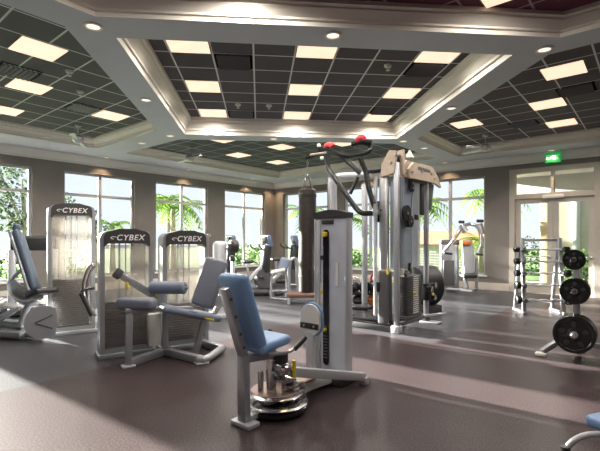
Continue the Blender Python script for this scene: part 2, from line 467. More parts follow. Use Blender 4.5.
def window(n, a, b, M):
    root = MB()
    d0, d1 = .10, .18; fw = .06
    root.prism([(a, WZ0), (b, WZ0), (b, WZ1), (a, WZ1)], d0, d1, None,
               [[(a + fw, WZ0 + fw), (b - fw, WZ0 + fw), (b - fw, WZ1 - fw), (a + fw, WZ1 - fw)]])
    bmesh.ops.transform(root.bm, matrix=M, verts=root.bm.verts)
    w = struct('window_%d' % n, root, WINFR)
    c = (a + b) / 2
    mb = MB(); mb.box((c, .14, (WZ0 + WZ1) / 2), (.085, .075, WZ1 - WZ0 - .1)); mb.box((c, .14, WZM), (b - a - .1, .07, .08))
    bmesh.ops.transform(mb.bm, matrix=M, verts=mb.bm.verts); mb.build('mullion', WINFR, w)
    mb = MB(); mb.box((c, .14, (WZ0 + WZ1) / 2), (b - a - .11, .008, WZ1 - WZ0 - .11))
    bmesh.ops.transform(mb.bm, matrix=M, verts=mb.bm.verts); mb.build('pane', GLASS, w)
    mb = MB(); mb.box((c, .03, WZ0 - .02), (b - a + .12, .15, .05), None, .008)
    bmesh.ops.transform(mb.bm, matrix=M, verts=mb.bm.verts); mb.build('sill', TRIMW, w)
n = 0
for a, b in LWIN[:6]: n += 1; window(n, a, b, ML)
for a, b in RWIN[:4]: n += 1; window(n, a, b, MR)

# crown trims, baseboards
def sweep_wall(name, prof, length, M, m, gaps=()):
    segs = []; x = 0
    for g in gaps: segs.append((x, g[0])); x = g[1]
    segs.append((x, length)); mb = MB()
    for x0, x1 in segs:
        k = len(prof); vs = [Vector((x0, -a, z)) for a, z in prof] + [Vector((x1, -a, z)) for a, z in prof]
        mb._add(vs, [(i, (i + 1) % k, k + (i + 1) % k, k + i) for i in range(k)] + [tuple(range(k)), tuple(range(k, 2 * k))])
    bmesh.ops.transform(mb.bm, matrix=M, verts=mb.bm.verts)
    return struct(name, mb, m)
crown = [(0, 3.61), (.03, 3.61), (.035, 3.66), (.07, 3.69), (.12, 3.75), (.15, 3.79), (.15, ZSOF - .005), (0, ZSOF - .005)]
sweep_wall('trim_1', crown, RT, ML, TRIMW); sweep_wall('trim_2', crown, RS, MR, TRIMW)
base = [(0, 0), (.025, 0), (.025, .19), (.012, .215), (0, .215)]
sweep_wall('baseboard_left', base, RT, ML, SKIRTB); sweep_wall('baseboard_right', base, RS, MR, SKIRTB, [(DOOR[0] - .1, DOOR[1] + .1)])
# lighter capping below the right-hand windows
# door with transom
mb = MB(); a, b = DOOR; zh, ztb = 2.63, 2.76
mb.prism([(a - .09, 0), (b + .09, 0), (b + .09, WZ1 + .09), (a - .09, WZ1 + .09)], -.03, .2, None,
         [[(a + .05, .012), (b - .05, .012), (b - .05, zh), (a + .05, zh)],
          [(a + .06, ztb), ((a + b) / 2 - .035, ztb), ((a + b) / 2 - .035, WZ1 - .04), (a + .06, WZ1 - .04)],
          [((a + b) / 2 + .035, ztb), (b - .06, ztb), (b - .06, WZ1 - .04), ((a + b) / 2 + .035, WZ1 - .04)]])
door = struct('door_1', mb, DOORP)
mb = MB(); mb.box(((a + b) / 2, .12, (ztb + WZ1) / 2), (b - a - .1, .008, WZ1 - ztb)); mb.build('transom_pane', GLASS, door)
mid = (a + b) / 2
for x0, x1, hs in ((a + .055, mid - .004, 1), (mid + .004, b - .055, -1)):
    mb = MB(); mb.prism([(x0, .02), (x1, .02), (x1, zh - .008), (x0, zh - .008)], .05, .10, None,
                        [[(x0 + .13, .28), (x1 - .13, .28), (x1 - .13, zh - .14), (x0 + .13, zh - .14)]])
    lf = mb.build('door_leaf', DOORP, door)
    mb = MB(); mb.box(((x0 + x1) / 2, .075, (zh + .14) / 2), (x1 - x0 - .25, .008, zh - .40)); mb.build('pane', GLASS, lf)
    xx = (x0 + x1) / 2
    mb = MB(); mb.cyl((x0 + .05, .0, 1.02), (x1 - .05, .0, 1.02), .02, 10)
    mb.box((x0 + .09, .025, 1.02), (.04, .06, .05)); mb.box((x1 - .09, .025, 1.02), (.04, .06, .05)); mb.build('push_bar', STEEL, lf)
mb = MB(); mb.box((mid + .02, -.06, zh + .02), (.5, .06, .09), None, .01); mb.build('door_closer', OFFW, door)

# exit sign on the crown above the door
sg = thing('exit_sign', 'glowing green exit sign high on the wall above the double doors', 'sign', LW(10.36, .17, 3.54), -TH)
mb = MB(); mb.box((0, .0, .13), (.37, .05, .27), None, .015); mb.build('housing', EXITG, sg)
text('lettering', 'EXIT', .16, Matrix.Translation((0, -.028, .13)) @ Matrix.Rotation(R(90), 4, 'X'), EXITL, sg, .002, bold=.003)
mb = MB(); mb.box((0, .085, .13), (.08, .12, .08)); mb.build('bracket', DKGREY, sg)

# ================================================================== CEILING FITTINGS
def panel_light(label, x, y, z, M, sx=.56, sy=.53):
    o = bpy.data.objects.new('ceiling_light', None); COL.objects.link(o); o.matrix_basis = M @ Matrix.Translation((x, y, z))
    tag(o, label, 'ceiling light', 'square panel lights in the ceiling coffers')
    mb = MB(); mb.prism([(-sx / 2 - .02, -sy / 2 - .02), (sx / 2 + .02, -sy / 2 - .02), (sx / 2 + .02, sy / 2 + .02), (-sx / 2 - .02, sy / 2 + .02)], 0, .03, Matrix.Rotation(R(90), 4, 'X'),
                        [[(-sx / 2, -sy / 2), (sx / 2, -sy / 2), (sx / 2, sy / 2), (-sx / 2, sy / 2)]])
    mb.build('frame', OFFW, o)
    mb = MB(); mb.box((0, 0, -.006), (sx, sy, .012)); mb.build('diffuser', DIFF, o)
    s_, t_ = x, -y; l = bpy.data.lights.new('panel_lamp', 'SPOT'); l.energy = PANEL_W * (.25 if 'top picture edge' in label else .4 if 'behind the camera' in label and s_ + t_ > 23 else .9 if 'behind' in label else 1); l.color = (1, .92, .84); l.spot_size = R(178 if 'plum' in label else 166); l.spot_blend = .3 if 'plum' in label else .6; l.shadow_soft_size = 0.0
    lo = bpy.data.objects.new('panel_lamp', l); COL.objects.link(lo); lo.parent = o; lo.location = (0, 0, -.05)
    return o
PANEL_W = 118
MCEN = Matrix.Rotation(R(5.5), 4, 'Z')
rown = ['nearest row', 'middle row', 'farthest row']; coln = ['window-side left', 'middle', 'right']
for i, w in enumerate((6.0, 7.65, 9.25)):
    for j, sp in enumerate((-.98, .82, 2.62)):
        panel_light('square glowing panel light in the central coffer, %s, %s column' % (rown[i], coln[j]), sp, w, ZT['cen'], MCEN)
for s, t, lb in ((6.0, 11.03, 'nearest the camera in the left-hand coffer, largest panel there'), (4.3, 10.6, 'in the left-hand coffer between the largest panel and the wall-side one'),
                 (3.7, 8.9, 'in the left-hand coffer nearest its ceiling fan'), (2.44, 10.45, 'cut by the left picture edge, closest to the left window wall')):
    panel_light('square glowing panel light ' + lb, s, -t, ZT['left'], ROOM, .55, .55)
for s, t, lb in ((11.37, 5.6, 'largest and nearest in the right-hand coffer'), (10.87, 3.92, 'in the middle of the right-hand coffer'),
                 (10.85, 2.2, 'in the right-hand coffer closest to the wall above the doors'), (9.21, 3.5, 'in the right-hand coffer nearest the ceiling fan')):
    panel_light('square glowing panel light ' + lb, s, -t, ZT['right'], ROOM, .55, .55)
for s, t, lb in ((2.62, 4.37, 'in the far coffer, middle of its left window side'), (4.4, 4.37, 'in the middle of the far coffer, above the corner'),
                 (2.72, 2.7, 'in the far coffer closest to the room corner'), (3.85, 6.02, 'in the far coffer at its left tip beside the fan'), (6.05, 3.66, 'in the far coffer behind the red pull-up grips')):
    panel_light('square glowing panel light ' + lb, s, -t, ZT['far'], ROOM, .55, .55)
ol = [(11.28, 8.52, 'at the top picture edge in the plum coloured coffer'), (9.3, 10.3, None), (13.4, 8.9, None), (8.9, 12.3, None), (14.1, 10.7, None), (11.1, 12.5, None), (14.1, 14.5, None), (17.1, 12.5, None), (11.1, 16.0, None), (17.0, 16.5, None), (17.0, 9.0, None)]  # unseen pair after the first entry added to brighten the plum coffer's crown
for s, t, lb in ol:
    panel_light('square glowing panel light ' + (lb or 'overhead in the plum coffer behind the camera'), s, -t, ZT['octo'], ROOM, .55, .55)

def vent(label, x, y, z, M, rot=0):
    o = bpy.data.objects.new('ceiling_vent', None); COL.objects.link(o); o.matrix_basis = M @ Matrix.Translation((x, y, z)) @ Matrix.Rotation(rot, 4, 'Z')
    tag(o, label, 'air vent', 'black air vents in the ceiling coffers')
    mb = MB(); q = .28
    mb.prism([(-q, -q), (q, -q), (q, q), (-q, q)], 0, .045, Matrix.Rotation(R(90), 4, 'X'), [[(-q + .04, -q + .04), (q - .04, -q + .04), (q - .04, q - .04), (-q + .04, q - .04)]])
    mb.build('frame', GLOSSBLK, o)
    mb = MB()
    for k in range(7): mb.box((0, -.2 + k * .067, -.022), (.49, .012, .04), Matrix.Rotation(R(35), 4, 'X'))
    mb.build('slats', mat('grey louvre paint', (.13, .13, .135), .5, noise=.08), o)
def c2(px, py, z):
    Y = F * (z - EYE) / (HZ - py); X = (px - 300) / F * Y
    q = MCEN.inverted() @ Vector((X, Y, z)); return q.x, q.y
for (x, y), lb in (((-.38, 6.55), 'between the two nearest left panels of the central coffer'), ((-.38, 9.25), 'at the far edge of the central coffer near the left'),
                   ((2.62, 6.55), 'below the nearest right panel of the central coffer'), ((2.62, 8.7), 'on the far right side of the central coffer')):
    vent('square black louvred air vent ' + lb, x, y, ZT['cen'], MCEN)
for s, t, k, lb in ((4.9, 10.95, 'left', 'at the left picture edge beside the largest left panel'), (3.8, 9.5, 'left', 'in the left coffer above the nearest ceiling fan'),
                    (11.4, 4.5, 'right', 'in the right coffer between its two largest panels and the edge'), (10.2, 2.7, 'right', 'in the right coffer towards the exit sign')):
    vent('square black air vent ' + lb, s, -t, ZT[k], ROOM)

def downlight(label, s, t):
    o = bpy.data.objects.new('downlight', None); COL.objects.link(o); o.matrix_basis = ROOM @ Matrix.Translation((s, -t, ZSOF))
    tag(o, label, 'downlight', 'round recessed downlights in the ceiling beams')
    mb = MB(); mb.lathe([(.10, 0), (.10, -.012), (.075, -.018), (.07, -.004)], n=20); mb.build('trim_ring', OFFW, o)
    mb = MB(); mb.lathe([(.0, -.006), (.07, -.006), (.07, -.002)], n=20); mb.build('lens', LAMP, o)
    l = bpy.data.lights.new('downlight_lamp', 'SPOT'); l.energy = DOWN_W * (2.6 if 'soffit' in label else 1); l.color = (1, .68, .40); l.spot_size = R(110); l.spot_blend = .8; l.shadow_soft_size = 0
    lo = bpy.data.objects.new('downlight_lamp', l); COL.objects.link(lo); lo.parent = o; lo.location = (0, 0, -.03)
DOWN_W = 30
for s, t, lb in ((7.68, 11.05, 'on the beam left of the plum coffer, largest one'), (5.85, 9.35, 'halfway along the beam beside the left coffer'), (3.98, 7.66, 'at the junction of the left beams'),
                 (2.8, 7.68, 'on the short beam between the left and far coffers'), (9.59, 9.19, 'in the middle of the near cross beam'), (11.39, 7.22, 'at the right end of the near cross beam'),
                 (9.64, 5.6, 'halfway along the beam beside the right coffer'), (7.81, 3.78, 'at the far end of the right-hand beam'), (7.87, 2.71, 'on the short beam between the far and right coffers'),
                 (5.6, 5.95, 'on the beam behind the central coffer'),
                 (.32, 7.35, 'in the soffit over the second left window'), (.32, 4.53, 'in the soffit over the window with the palm'), (.38, .38, 'in the soffit right at the room corner'),
                 (.32, 1.6, 'in the soffit over the left window nearest the corner'),
                 (.32, 10.2, 'in the soffit over the window at the left edge'),
                 (1.66, .32, 'in the soffit over the back window nearest the corner'), (4.6, .32, 'in the soffit over the back window behind the rig'), (7.5, .32, 'in the soffit over the back window with palms'), (10.35, .32, 'in the soffit over the double doors')):
    downlight('small round lit downlight ' + lb, s, t)

def fan(label, s, t, zt, rot):
    o = thing('ceiling_fan', label, 'ceiling fan', LW(s, t, zt), rot, 'ceiling fans hanging in the coffers')
    mb = MB(); mb.lathe([(.0, 0), (.075, 0), (.07, -.05), (.02, -.08), (.012, -.085)], n=16); mb.build('canopy', STEEL, o)
    mb = MB(); mb.cyl((0, 0, -.08), (0, 0, -.26), .014, 10); mb.build('downrod', STEEL, o)
    mb = MB(); mb.lathe([(.012, -.24), (.06, -.26), (.11, -.30), (.12, -.36), (.09, -.41), (.05, -.43), (0, -.435)], n=20); mb.build('motor', STEEL, o)
    for k in range(4):
        a = R(90 * k); mb = MB(); d = Vector((math.cos(a), math.sin(a), 0))
        M = Matrix.Translation(Vector((0, 0, -.37))) @ Matrix.Rotation(a, 4, 'Z') @ Matrix.Rotation(R(12), 4, 'X')
        mb.prism([(.09, -.025), (.2, -.035), (.64, -.055), (.68, -.035), (.68, .035), (.64, .055), (.2, .035), (.09, .025)], -.005, .005, M @ Matrix.Rotation(R(-90), 4, 'X'))
        mb.build('blade', PALE, o)
fan('steel ceiling fan with pale blades hanging in the left-hand coffer', 2.5, 9.05, ZT['left'], .3)
fan('steel ceiling fan with pale blades hanging at the left end of the far coffer', 2.55, 6.1, ZT['far'], .7)
fan('steel ceiling fan with pale blades hanging in the right-hand coffer near the exit sign', 9.25, 2.25, ZT['right'], .5)

def detector(label, x, y, z, M):
    o = bpy.data.objects.new('smoke_detector', None); COL.objects.link(o); o.matrix_basis = M @ Matrix.Translation((x, y, z))
    tag(o, label, 'ceiling sensor', 'white sensors and sprinklers on the dark ceiling tiles')
    mb = MB(); mb.lathe([(.06, 0), (.06, -.02), (.045, -.04), (0, -.045)], n=16); mb.build('cap', OFFW, o)
    mb = MB(); mb.lathe([(.012, -.04), (.012, -.075), (.03, -.08), (.03, -.085), (0, -.085)], n=12); mb.build('nozzle', STEEL, o)
for s, t, k, lb in ((5.55, 10.45, 'left', 'below the largest left panel'), (4.75, 9.95, 'left', 'in the middle of the left coffer')):
    detector('small white ceiling sprinkler ' + lb, s, -t, ZT[k], ROOM)
for q, lb in (((238, 104), 'over the left vent of the central coffer'), ((269, 105), 'between far panels of the central coffer'), ((388, 65), 'near the right panels of the central coffer')):
    x, y = c2(*q, ZT['cen']); detector('small white ceiling sprinkler ' + lb, x, y, ZT['cen'], MCEN)

# ================================================================== GYM MACHINES
def Tr(x, y, z): return Matrix.Translation((x, y, z))
RX90 = Matrix.Rotation(R(90), 4, 'X')
def pad_between(mb, p0, p1, w, th, up=Z3, bev=.03, seg=3):
    p0, p1 = Vector(p0), Vector(p1)
    return mb.box((p0 + p1) / 2, ((p1 - p0).length, w, th), orient(p1 - p0, up), bev, seg)

def swoosh(mb, x, z, s, y):
    pts = []
    for k in range(9): a = R(20 + 250 * k / 8); pts.append((x + s * math.cos(a) * 1.25, z + s * .62 * math.sin(a)))
    for k in range(9): a = R(270 - 250 * k / 8); pts.append((x + .02 * s + s * .78 * math.cos(a) * 1.2, z + s * .34 * math.sin(a)))
    mb.prism(pts, y, y - .003)

def big_tower(root, wd, dp, ht, x0=0.0, stack=.4, nplates=14, rods=True, frost=True, header=.17):
    """selectorised weight tower; front face at y=0, depth towards +y; left edge at x0"""
    x1 = x0 + wd; fr = .055
    fm = MB()
    outer_ = rrect(x0, x1, .04, ht, .10, 6, (0, 0, 1, 1)); inner_ = rrect(x0 + fr, x1 - fr, .12, ht - .035, .07, 6, (0, 0, 1, 1))
    fm.prism(outer_, 0, dp, None, [inner_])
    fm.box(((x0 + x1) / 2, dp / 2, .03), (wd + .06, dp + .06, .06), None, .012)
    f = fm.build('tower_frame', SILVER, root)
    h = MB(); hz = ht - header
    cap = [(x0 + fr, hz)] + [(x0 + fr + .05, hz + .03)] + [(x1 - fr - .05, hz + .03), (x1 - fr, hz)]
    top = rrect(x0 + fr - .012, x1 - fr + .012, hz, ht + .004, .085, 6, (0, 0, 1, 1))
    top = top[1:] if False else top
    prof = [(x0 + fr - .012, hz - .03), (x0 + fr + .035, hz + .012), (x1 - fr - .035, hz + .012), (x1 - fr + .012, hz - .03)] + \
           [(x, z) for x, z in top[2:2 + 7]] + [(x0 + wd * .66, ht + .03), (x0 + wd * .34, ht + .03)] + [(x, z) for x, z in top[9:]]
    h.prism(prof, -.022, dp + .02); hd = h.build('header', HEADER, root)
    s = wd * .145
    text('brand_lettering', 'CYBEX', s * 1.1, Tr(x0 + wd * .55, -.024, hz + header * .50) @ RX90, WHITE, hd, .002, shear=.22, bold=.0012, spacing=1.12)
    sw = MB(); swoosh(sw, x0 + wd * .24, hz + header * .50, s * .33, -.024); sw.build('emblem', WHITE, hd)
    if frost:
        for nm, yy in (('front_shield', .012), ('rear_shield', dp - .018)):
            m = MB(); m.box(((x0 + x1) / 2, yy, (.13 + hz) / 2), (wd - 2 * fr, .006, hz - .14)); m.build(nm, SHIELD, root)
    if rods:
        for xx in (x0 + wd * .38, x0 + wd * .62):
            m = MB(); m.cyl((xx, dp * .5, .08), (xx, dp * .5, ht - .05), .012, 10); m.build('guide_rod', CHROME, root)
        m = MB(); m.tube([((x0 + x1) / 2, dp * .5, stack), ((x0 + x1) / 2, dp * .5, ht - .06)], .006, 6); m.build('cable', GLOSSBLK, root)
    if nplates:
        st = MB(); st.box(((x0 + x1) / 2, dp * .5, .10), (wd * .78, dp * .6, .04)); st = st.build('weight_stack', DKGREY, root)
        ph = (stack - .12) / nplates
        pm = MB(); pm.box((0, 0, 0), (wd * .78, dp * .66, ph * .9), None, .004); p0 = pm.build('weight_plate', HEADER, st)
        p0.location = ((x0 + x1) / 2, dp * .5, .12 + ph * .5)
        for k in range(1, nplates):
            c = p0.copy(); COL.objects.link(c); c.parent = st; c.location = ((x0 + x1) / 2, dp * .5, .12 + ph * (k + .5))
    return f

# ---------- leg press machine at the left edge
A33 = R(33)
lp = thing('leg_press_machine', 'tallest silver weight tower with tilted slate back pad, nearest the left edge', 'weight machine', (-3.86, 6.50, 0), A33)
big_tower(lp, .66, .30, 2.03, 0, .86, 24)
def loc(root, px, py, Y): return WM(root).inverted() @ W(px, py, Y)
def P(root, *q): return [loc(root, *a) for a in q]
m = MB(); a, b = P(lp, (18, 232, 6.75), (37, 291, 6.55)); pad_between(m, a, b, .32, .10, (.95, -.16, .4), .04); m.build('back_pad', PADD, lp)
m = MB(); a2, b2 = a + Vector((-.075, 0, -.02)), b + Vector((-.075, 0, -.02)); pad_between(m, a2, b2, .28, .05, (.95, -.16, .4), .02); m.build('pad_shell', SILVER, lp)
m = MB(); c = loc(lp, 17, 229, 6.75); m.box(c + Vector((.0, 0, .02)), (.12, .26, .12), Matrix.Rotation(R(20), 4, 'Y'), .04, 3); m.build('head_rest', PADD, lp)
m = MB(); a, b = P(lp, (38, 294, 6.5), (48, 290, 6.35)); pad_between(m, a + Vector((-.03, 0, 0)), b, .34, .08); m.build('seat_pad', BLACK, lp)
m = MB(); c = loc(lp, 43, 322, 6.2)
poly = [(math.cos(R(k)) * .24, math.sin(R(k)) * .24) for k in range(60, 301, 15)] + [(.16, -.20), (.19, 0), (.16, .2)]
m.prism(poly, c.y - .03, c.y + .03, Tr(c.x, 0, c.z)); dc = m.build('lever_cover', SILVER, lp)
m = MB(); m.bar((c.x - .1, c.y - .037, c.z), (c.x + .12, c.y - .037, c.z + .1), .012, .018); m.bar((c.x - .1, c.y - .037, c.z), (c.x + .12, c.y - .037, c.z - .1), .012, .018); m.build_each('chevron', DKGREY, dc)
m = MB()
q = P(lp, (-8, 331, 6.55), (28, 334, 6.35), (44, 336, 6.25)); m.bar(q[0] * 1, q[1], .30, .10, Z3, .03); m.bar(q[1], q[2], .12, .08, Z3, .02)
q = P(lp, (-6, 322, 6.7), (26, 325, 6.5)); m.bar(q[0], q[1], .16, .10, Z3, .02)
q = P(lp, (20, 327, 6.4), (30, 300, 6.5), (34, 292, 6.55)); m.tube(q, .05, 10, 1)
m.build('base_frame', SILVER, lp)
m = MB(); q = P(lp, (12, 283, 6.8), (16, 291, 6.6), (30, 300, 6.45), (38, 296, 6.4)); m.tube(q, [.07, .12, .13, .09], 12, 2)
q = P(lp, (12, 282, 6.75), (14, 276, 6.7), (22, 270, 6.65)); m.tube(q, .028, 8, 1); m.build('seat_carriage', STEEL, lp)
m = MB(); a, b = P(lp, (-14, 307, 6.7), (17, 305, 6.6)); pad_between(m, a, b, .42, .06, (0, .25, 1), .015); m.build('foot_plate', OFFW, lp)
m = MB(); q = P(lp, (-4, 322, 6.5), (14, 311, 6.45)); m.bar(q[0], q[1], .06, .06); q = P(lp, (2, 316, 6.45), (20, 308, 6.4)); m.bar(q[0], q[1], .05, .05); m.build('foot_plate_arm', PALE, lp)

# ---------- machine with the silver tower, second from left: torso machine with bent handles
tq = thing('lat_machine', 'silver tower machine between the leg press and the seated leg curl, bent handles', 'weight machine', (-2.48, 5.27, 0), A33)
big_tower(tq, .64, .22, 1.60, 0, .70, 18)
m = MB()
q = P(tq, (93, 264, 5.75), (88, 268, 5.75), (83, 285, 5.75), (84, 300, 5.75), (92, 314, 5.75)); m.tube(q, .022, 8, 2)
q = P(tq, (95, 266, 5.85), (90, 272, 5.85), (87, 287, 5.85), (88, 304, 5.85), (96, 316, 5.85)); m.tube(q, .02, 8, 2)
q = P(tq, (81, 291, 5.75), (95, 288, 5.75)); m.tube(q, .02, 8)
m.build('handle_arm', CHROME, tq)
m = MB(); q = P(tq, (81, 293, 5.74), (92, 316, 5.74)); m.tube(q, .03, 10); m.build('grip', BLACK, tq)

# ---------- seated leg curl in front
lc = thing('leg_curl_machine', 'seated leg curl with grey tilted backrest, blue pads and tower with visible guide rods', 'weight machine', (-2.46, 5.24, 0), A33)
big_tower(lc, .64, .24, 1.585, .755, .62, 15)
YA = -.45
m = MB(); pad_between(m, (.60, YA, .665), (1.34, YA, .465), .36, .085, Z3, .035); m.build('seat_pad', PAD, lc)
m = MB(); pad_between(m, (1.13, YA, .63), (1.34, YA, 1.24), .34, .09, (-1, -.75, .3), .042, 4); m.build('back_pad', PADG, lc)
m = MB(); m.cyl((.70 - .17, YA + .15, .90), (.70 + .17, YA - .15, .90), .078, 20, .015); m.build('thigh_roller', PAD, lc)
m = MB(); m.box((.33, YA, .735), (.19, .46, .14), Matrix.Rotation(R(48), 4, 'Z'), .05, 4); m.build('calf_pad', PADG, lc)
m = MB(); m.bar((.14, YA + .22, 1.10), (.62, YA + .24, .76), .05, .09); m.bar((.62, YA + .24, .76), (.74, YA + .24, .92), .04, .06)
m.cyl((.62, YA + .27, .76), (.62, YA + .18, .76), .09, 18); m.cyl((.70 - .19, YA + .17, .9), (.70 + .19, YA - .17, .9), .02, 10); lv = m.build('lever_arm', STEEL, lc)
m = MB(); m.box((.16, YA + .22, 1.08), (.09, .08, .13), Matrix.Rotation(R(35), 4, 'Y'), .02); m.build('lever_grip', DKGREY, lv)
m = MB(); m.box((.26, YA + .17, .93), (.03, .03, .09), None, .008); m.box((.60, YA + .17, .80), (.05, .03, .04), None, .008); m.build_each('adjuster', YEL, lv)
m = MB(); m.bar((.20, YA, .665), (1.0, YA, .62), .09, .05); m.bar((.25, YA, .62), (.235, YA, .03), .075, .07, (1, 0, 0))
m.bar((.235, YA, .045), (.74, -.16, .05), .085, .09); m.bar((.74, -.16, .05), (.99, -.80, .05), .085, .09); m.tube([(.96, -.78, .05), (1.02, -.84, .05), (1.2, -.68, .05), (1.42, -.42, .05)], .048, 12, 1)
m.bar((1.40, -.45, .05), (1.30, .0, .05), .085, .09); m.bar((1.05, YA, .05), (1.18, YA, .52), .075, .07, (1, 0, 0)); m.bar((.74, -.16, .05), (.74, -.16, .62), .08, .07, (1, 0, 0)); m.bar((.72, -.17, .60), (.86, YA, .58), .06, .05)
m.build('base_frame', SILVER, lc)
m = MB(); m.box((.235, YA, .012), (.15, .14, .024), None, .008); m.box((1.0, -.8, .012), (.16, .12, .024), None, .008); m.build_each('foot', PALE, lc)
m = MB(); m.box((.95, YA - .16, .575), (.12, .03, .06), Matrix.Rotation(R(15), 4, 'Y'), .01); m.build('seat_bracket', BLACK, lc)
m = MB(); m.box((1.17, YA - .17, .49), (.13, .03, .025), Matrix.Rotation(R(15), 4, 'Y'), .008); m.build('seat_lever', YEL, lc)
m = MB(); m.tube([(1.30, YA, .52), (1.40, YA + .02, .66), (1.40, YA + .02, .98), (1.30, YA, 1.05)], .035, 10, 2); m.build('backrest_bracket', STEEL, lc)
m = MB(); m.cyl((1.33, YA - .1, .70), (1.33, YA - .13, .70), .09, 24, .01); m.build('counterweight', STEEL, lc)
m = MB(); m.box((.62, -.10, .33), (.16, .10, .42), None, .02); m.build('cable_housing', OFFW, lc)

# ---------- hip adduction machine in the foreground
AH = math.atan2(U.y, U.x)
hp = thing('hip_machine', 'bright blue seat hip machine with slotted silver column, alone in the foreground', 'weight machine', (-.21, 3.73, 0), AH)
m = MB(); cx = .93
hcol0 = len(COL.objects)
cw_, cd_, chh = .37, .10, 1.74
m.prism(rrect(-cw_ / 2, cw_ / 2, .05, chh, .05, 4, (0, 0, 1, 1)), cx, cx + cd_, Matrix.Rotation(R(-90), 4, 'Z') @ Matrix.Scale(-1, 4, (1, 0, 0)) if False else Matrix(((0, 1, 0, 0), (-1, 0, 0, 0), (0, 0, 1, 0), (0, 0, 0, 1))))
m.build('column', COLM, hp)
m = MB()
for sy in (-1, 1): m.box((cx + cd_ / 2, sy * (cw_ / 2 + .012), (chh + .03) / 2), (cd_ + .02, .028, chh - .03), None, .01)
m.box((cx - .006, .15, .9), (.016, .05, 1.6), None, .004)
m.build('side_rail', PALE, hp)
m = MB()
arc = [(-cw_ / 2 - .03, chh - .02)] + [(cw_ / 2 + .03, chh - .02)] + [(x, chh + .035 + .035 * math.cos(x / (cw_ / 2 + .03) * math.pi / 2)) for x in [(cw_ / 2 + .03) * (1 - k / 5) for k in range(11)]]
m.prism(arc, cx - .015, cx + cd_ + .015, Matrix(((0, 1, 0, 0), (-1, 0, 0, 0), (0, 0, 1, 0), (0, 0, 0, 1)))); m.build('column_cap', HEADER, hp)
YS = .05
m = MB(); m.prism(rrect(-.036, .036, .16, 1.60, .035, 5), cx - .004, cx - .012, Matrix(((0, 1, 0, 0), (-1, 0, 0, YS), (0, 0, 1, 0), (0, 0, 0, 1)))); sl = m.build('weight_slot', GLOSSBLK, hp)
m = MB()
for k in range(11): m.box((cx - .014, YS, .24 + k * .033), (.008, .05, .018))
m.build('stack_marks', DKGREY, sl)
for zz, nm in ((1.55, 'pull_knob'), (.54, 'selector_pin')):
    m = MB(); m.cyl((cx - .012, YS, zz), (cx - .05, YS, zz), .028 if zz > 1 else .02, 14, .005); m.build(nm, YEL, sl)
m = MB(); m.box((cx - .006, YS - .02, chh - .06), (.01, .15, .045), None, .008); m.box((cx - .012, YS - .02, chh - .06), (.004, .12, .018)); m.build('brand_plate', HEADER, hp)
m = MB(); m.box((cx - .004, -.09, 1.13), (.006, .035, .24)); m.box((cx - .004, .115, .86), (.006, .05, .10)); m.box((cx - .004, .115, .99), (.006, .05, .08)); m.build('instruction_label', OFFW, hp)
m = MB(); m.box((cx - .004, .115, .93), (.006, .05, .03)); m.build('warning_label', YEL, hp)
m = MB(); m.box((cx - .004, .115, 1.30), (.006, .05, .045)); m.build('logo_label', HEADER, hp)
m = MB(); m.box((cx + .05, 0, .05), (.36, .46, .09), None, .02); m.build('column_base', DKGREY, hp)
m = MB(); m.bar((.14, .05, .12), (cx - .1, .05, .08), .16, .11, Z3, .02); m.build('base_beam', OFFW, hp)
m = MB(); m.bar((-.08, -.04, .375), (cx + .14, -.24, .075), .075, .085, Z3, .012); m.build('cross_tube', PALE, hp)
m = MB(); m.box((cx + .13, -.245, .04), (.07, .10, .08), None, .015); m.build('end_foot', PALE, hp)
for o in list(COL.objects)[hcol0:]:
    if o.parent is hp and o.name.split('.')[0] not in ('base_beam', 'cross_tube', 'end_foot'): o.location.y += .085
# turntable and foot platform
m = MB(); m.lathe([(.0, .015), (.25, .015), (.275, .03), (.275, .055), (.25, .07), (0, .07)], n=40); m.build('turntable', GLOSSBLK, hp)
m = MB(); m.lathe([(.255, .07), (.28, .085), (.255, .10)], n=40); m.lathe([(.225, .15), (.24, .16), (.225, .17)], n=40); m.build('turntable_ring', CHROME, hp)
m = MB(); m.lathe([(0, .155), (.21, .155), (.215, .165), (.21, .175), (0, .175)], c=(.02, .03, 0), n=36); m.prism(rrect(.1, .52, -.06, .07, .03), -.175, -.155, Matrix.Rotation(R(-90), 4, 'X')); m.build('foot_platform', mat('tread plate brown', (.33, .24, .20), .5, .2, noise=.1), hp)
m = MB()
for x, y, z0, z1, r in ((-.06, 0, .07, .55, .045), (.03, -.07, .07, .42, .03), (.1, -.1, .07, .26, .035), (.12, .07, .07, .30, .025), (-.13, .06, .07, .36, .025)): m.cyl((x, y, z0), (x, y, z1), r, 14, .004)
for x, y, z, r in ((.03, -.07, .36, .075), (.08, -.1, .20, .08), (-.06, 0, .44, .07), (.02, -.06, .26, .09)): m.lathe([(r * .6, 0), (r, .012), (r, .035), (r * .6, .045)], (x, y, z), n=18)
m.box((.14, -.16, .13), (.10, .06, .10), None, .015); m.box((.2, -.12, .16), (.06, .05, .12), None, .01); m.tube([(-.1, -.05, .38), (-.02, -.14, .31), (.1, -.13, .27)], .02, 8, 2)
m.build('pivot_column', CHROME, hp)
m = MB(); m.cyl((.09, -.13, .26), (.09, -.13, .44), .017, 10, .003); m.build('yellow_pin', YEL, hp)
m = MB(); m.cyl((.09, -.13, .1), (.09, -.13, .28), .012, 8); m.build('pin_rod', STEEL, hp)
m = MB(); m.box((-.03, -.07, .475), (.11, .11, .09), None, .012); m.build('seat_box', BLACK, hp)
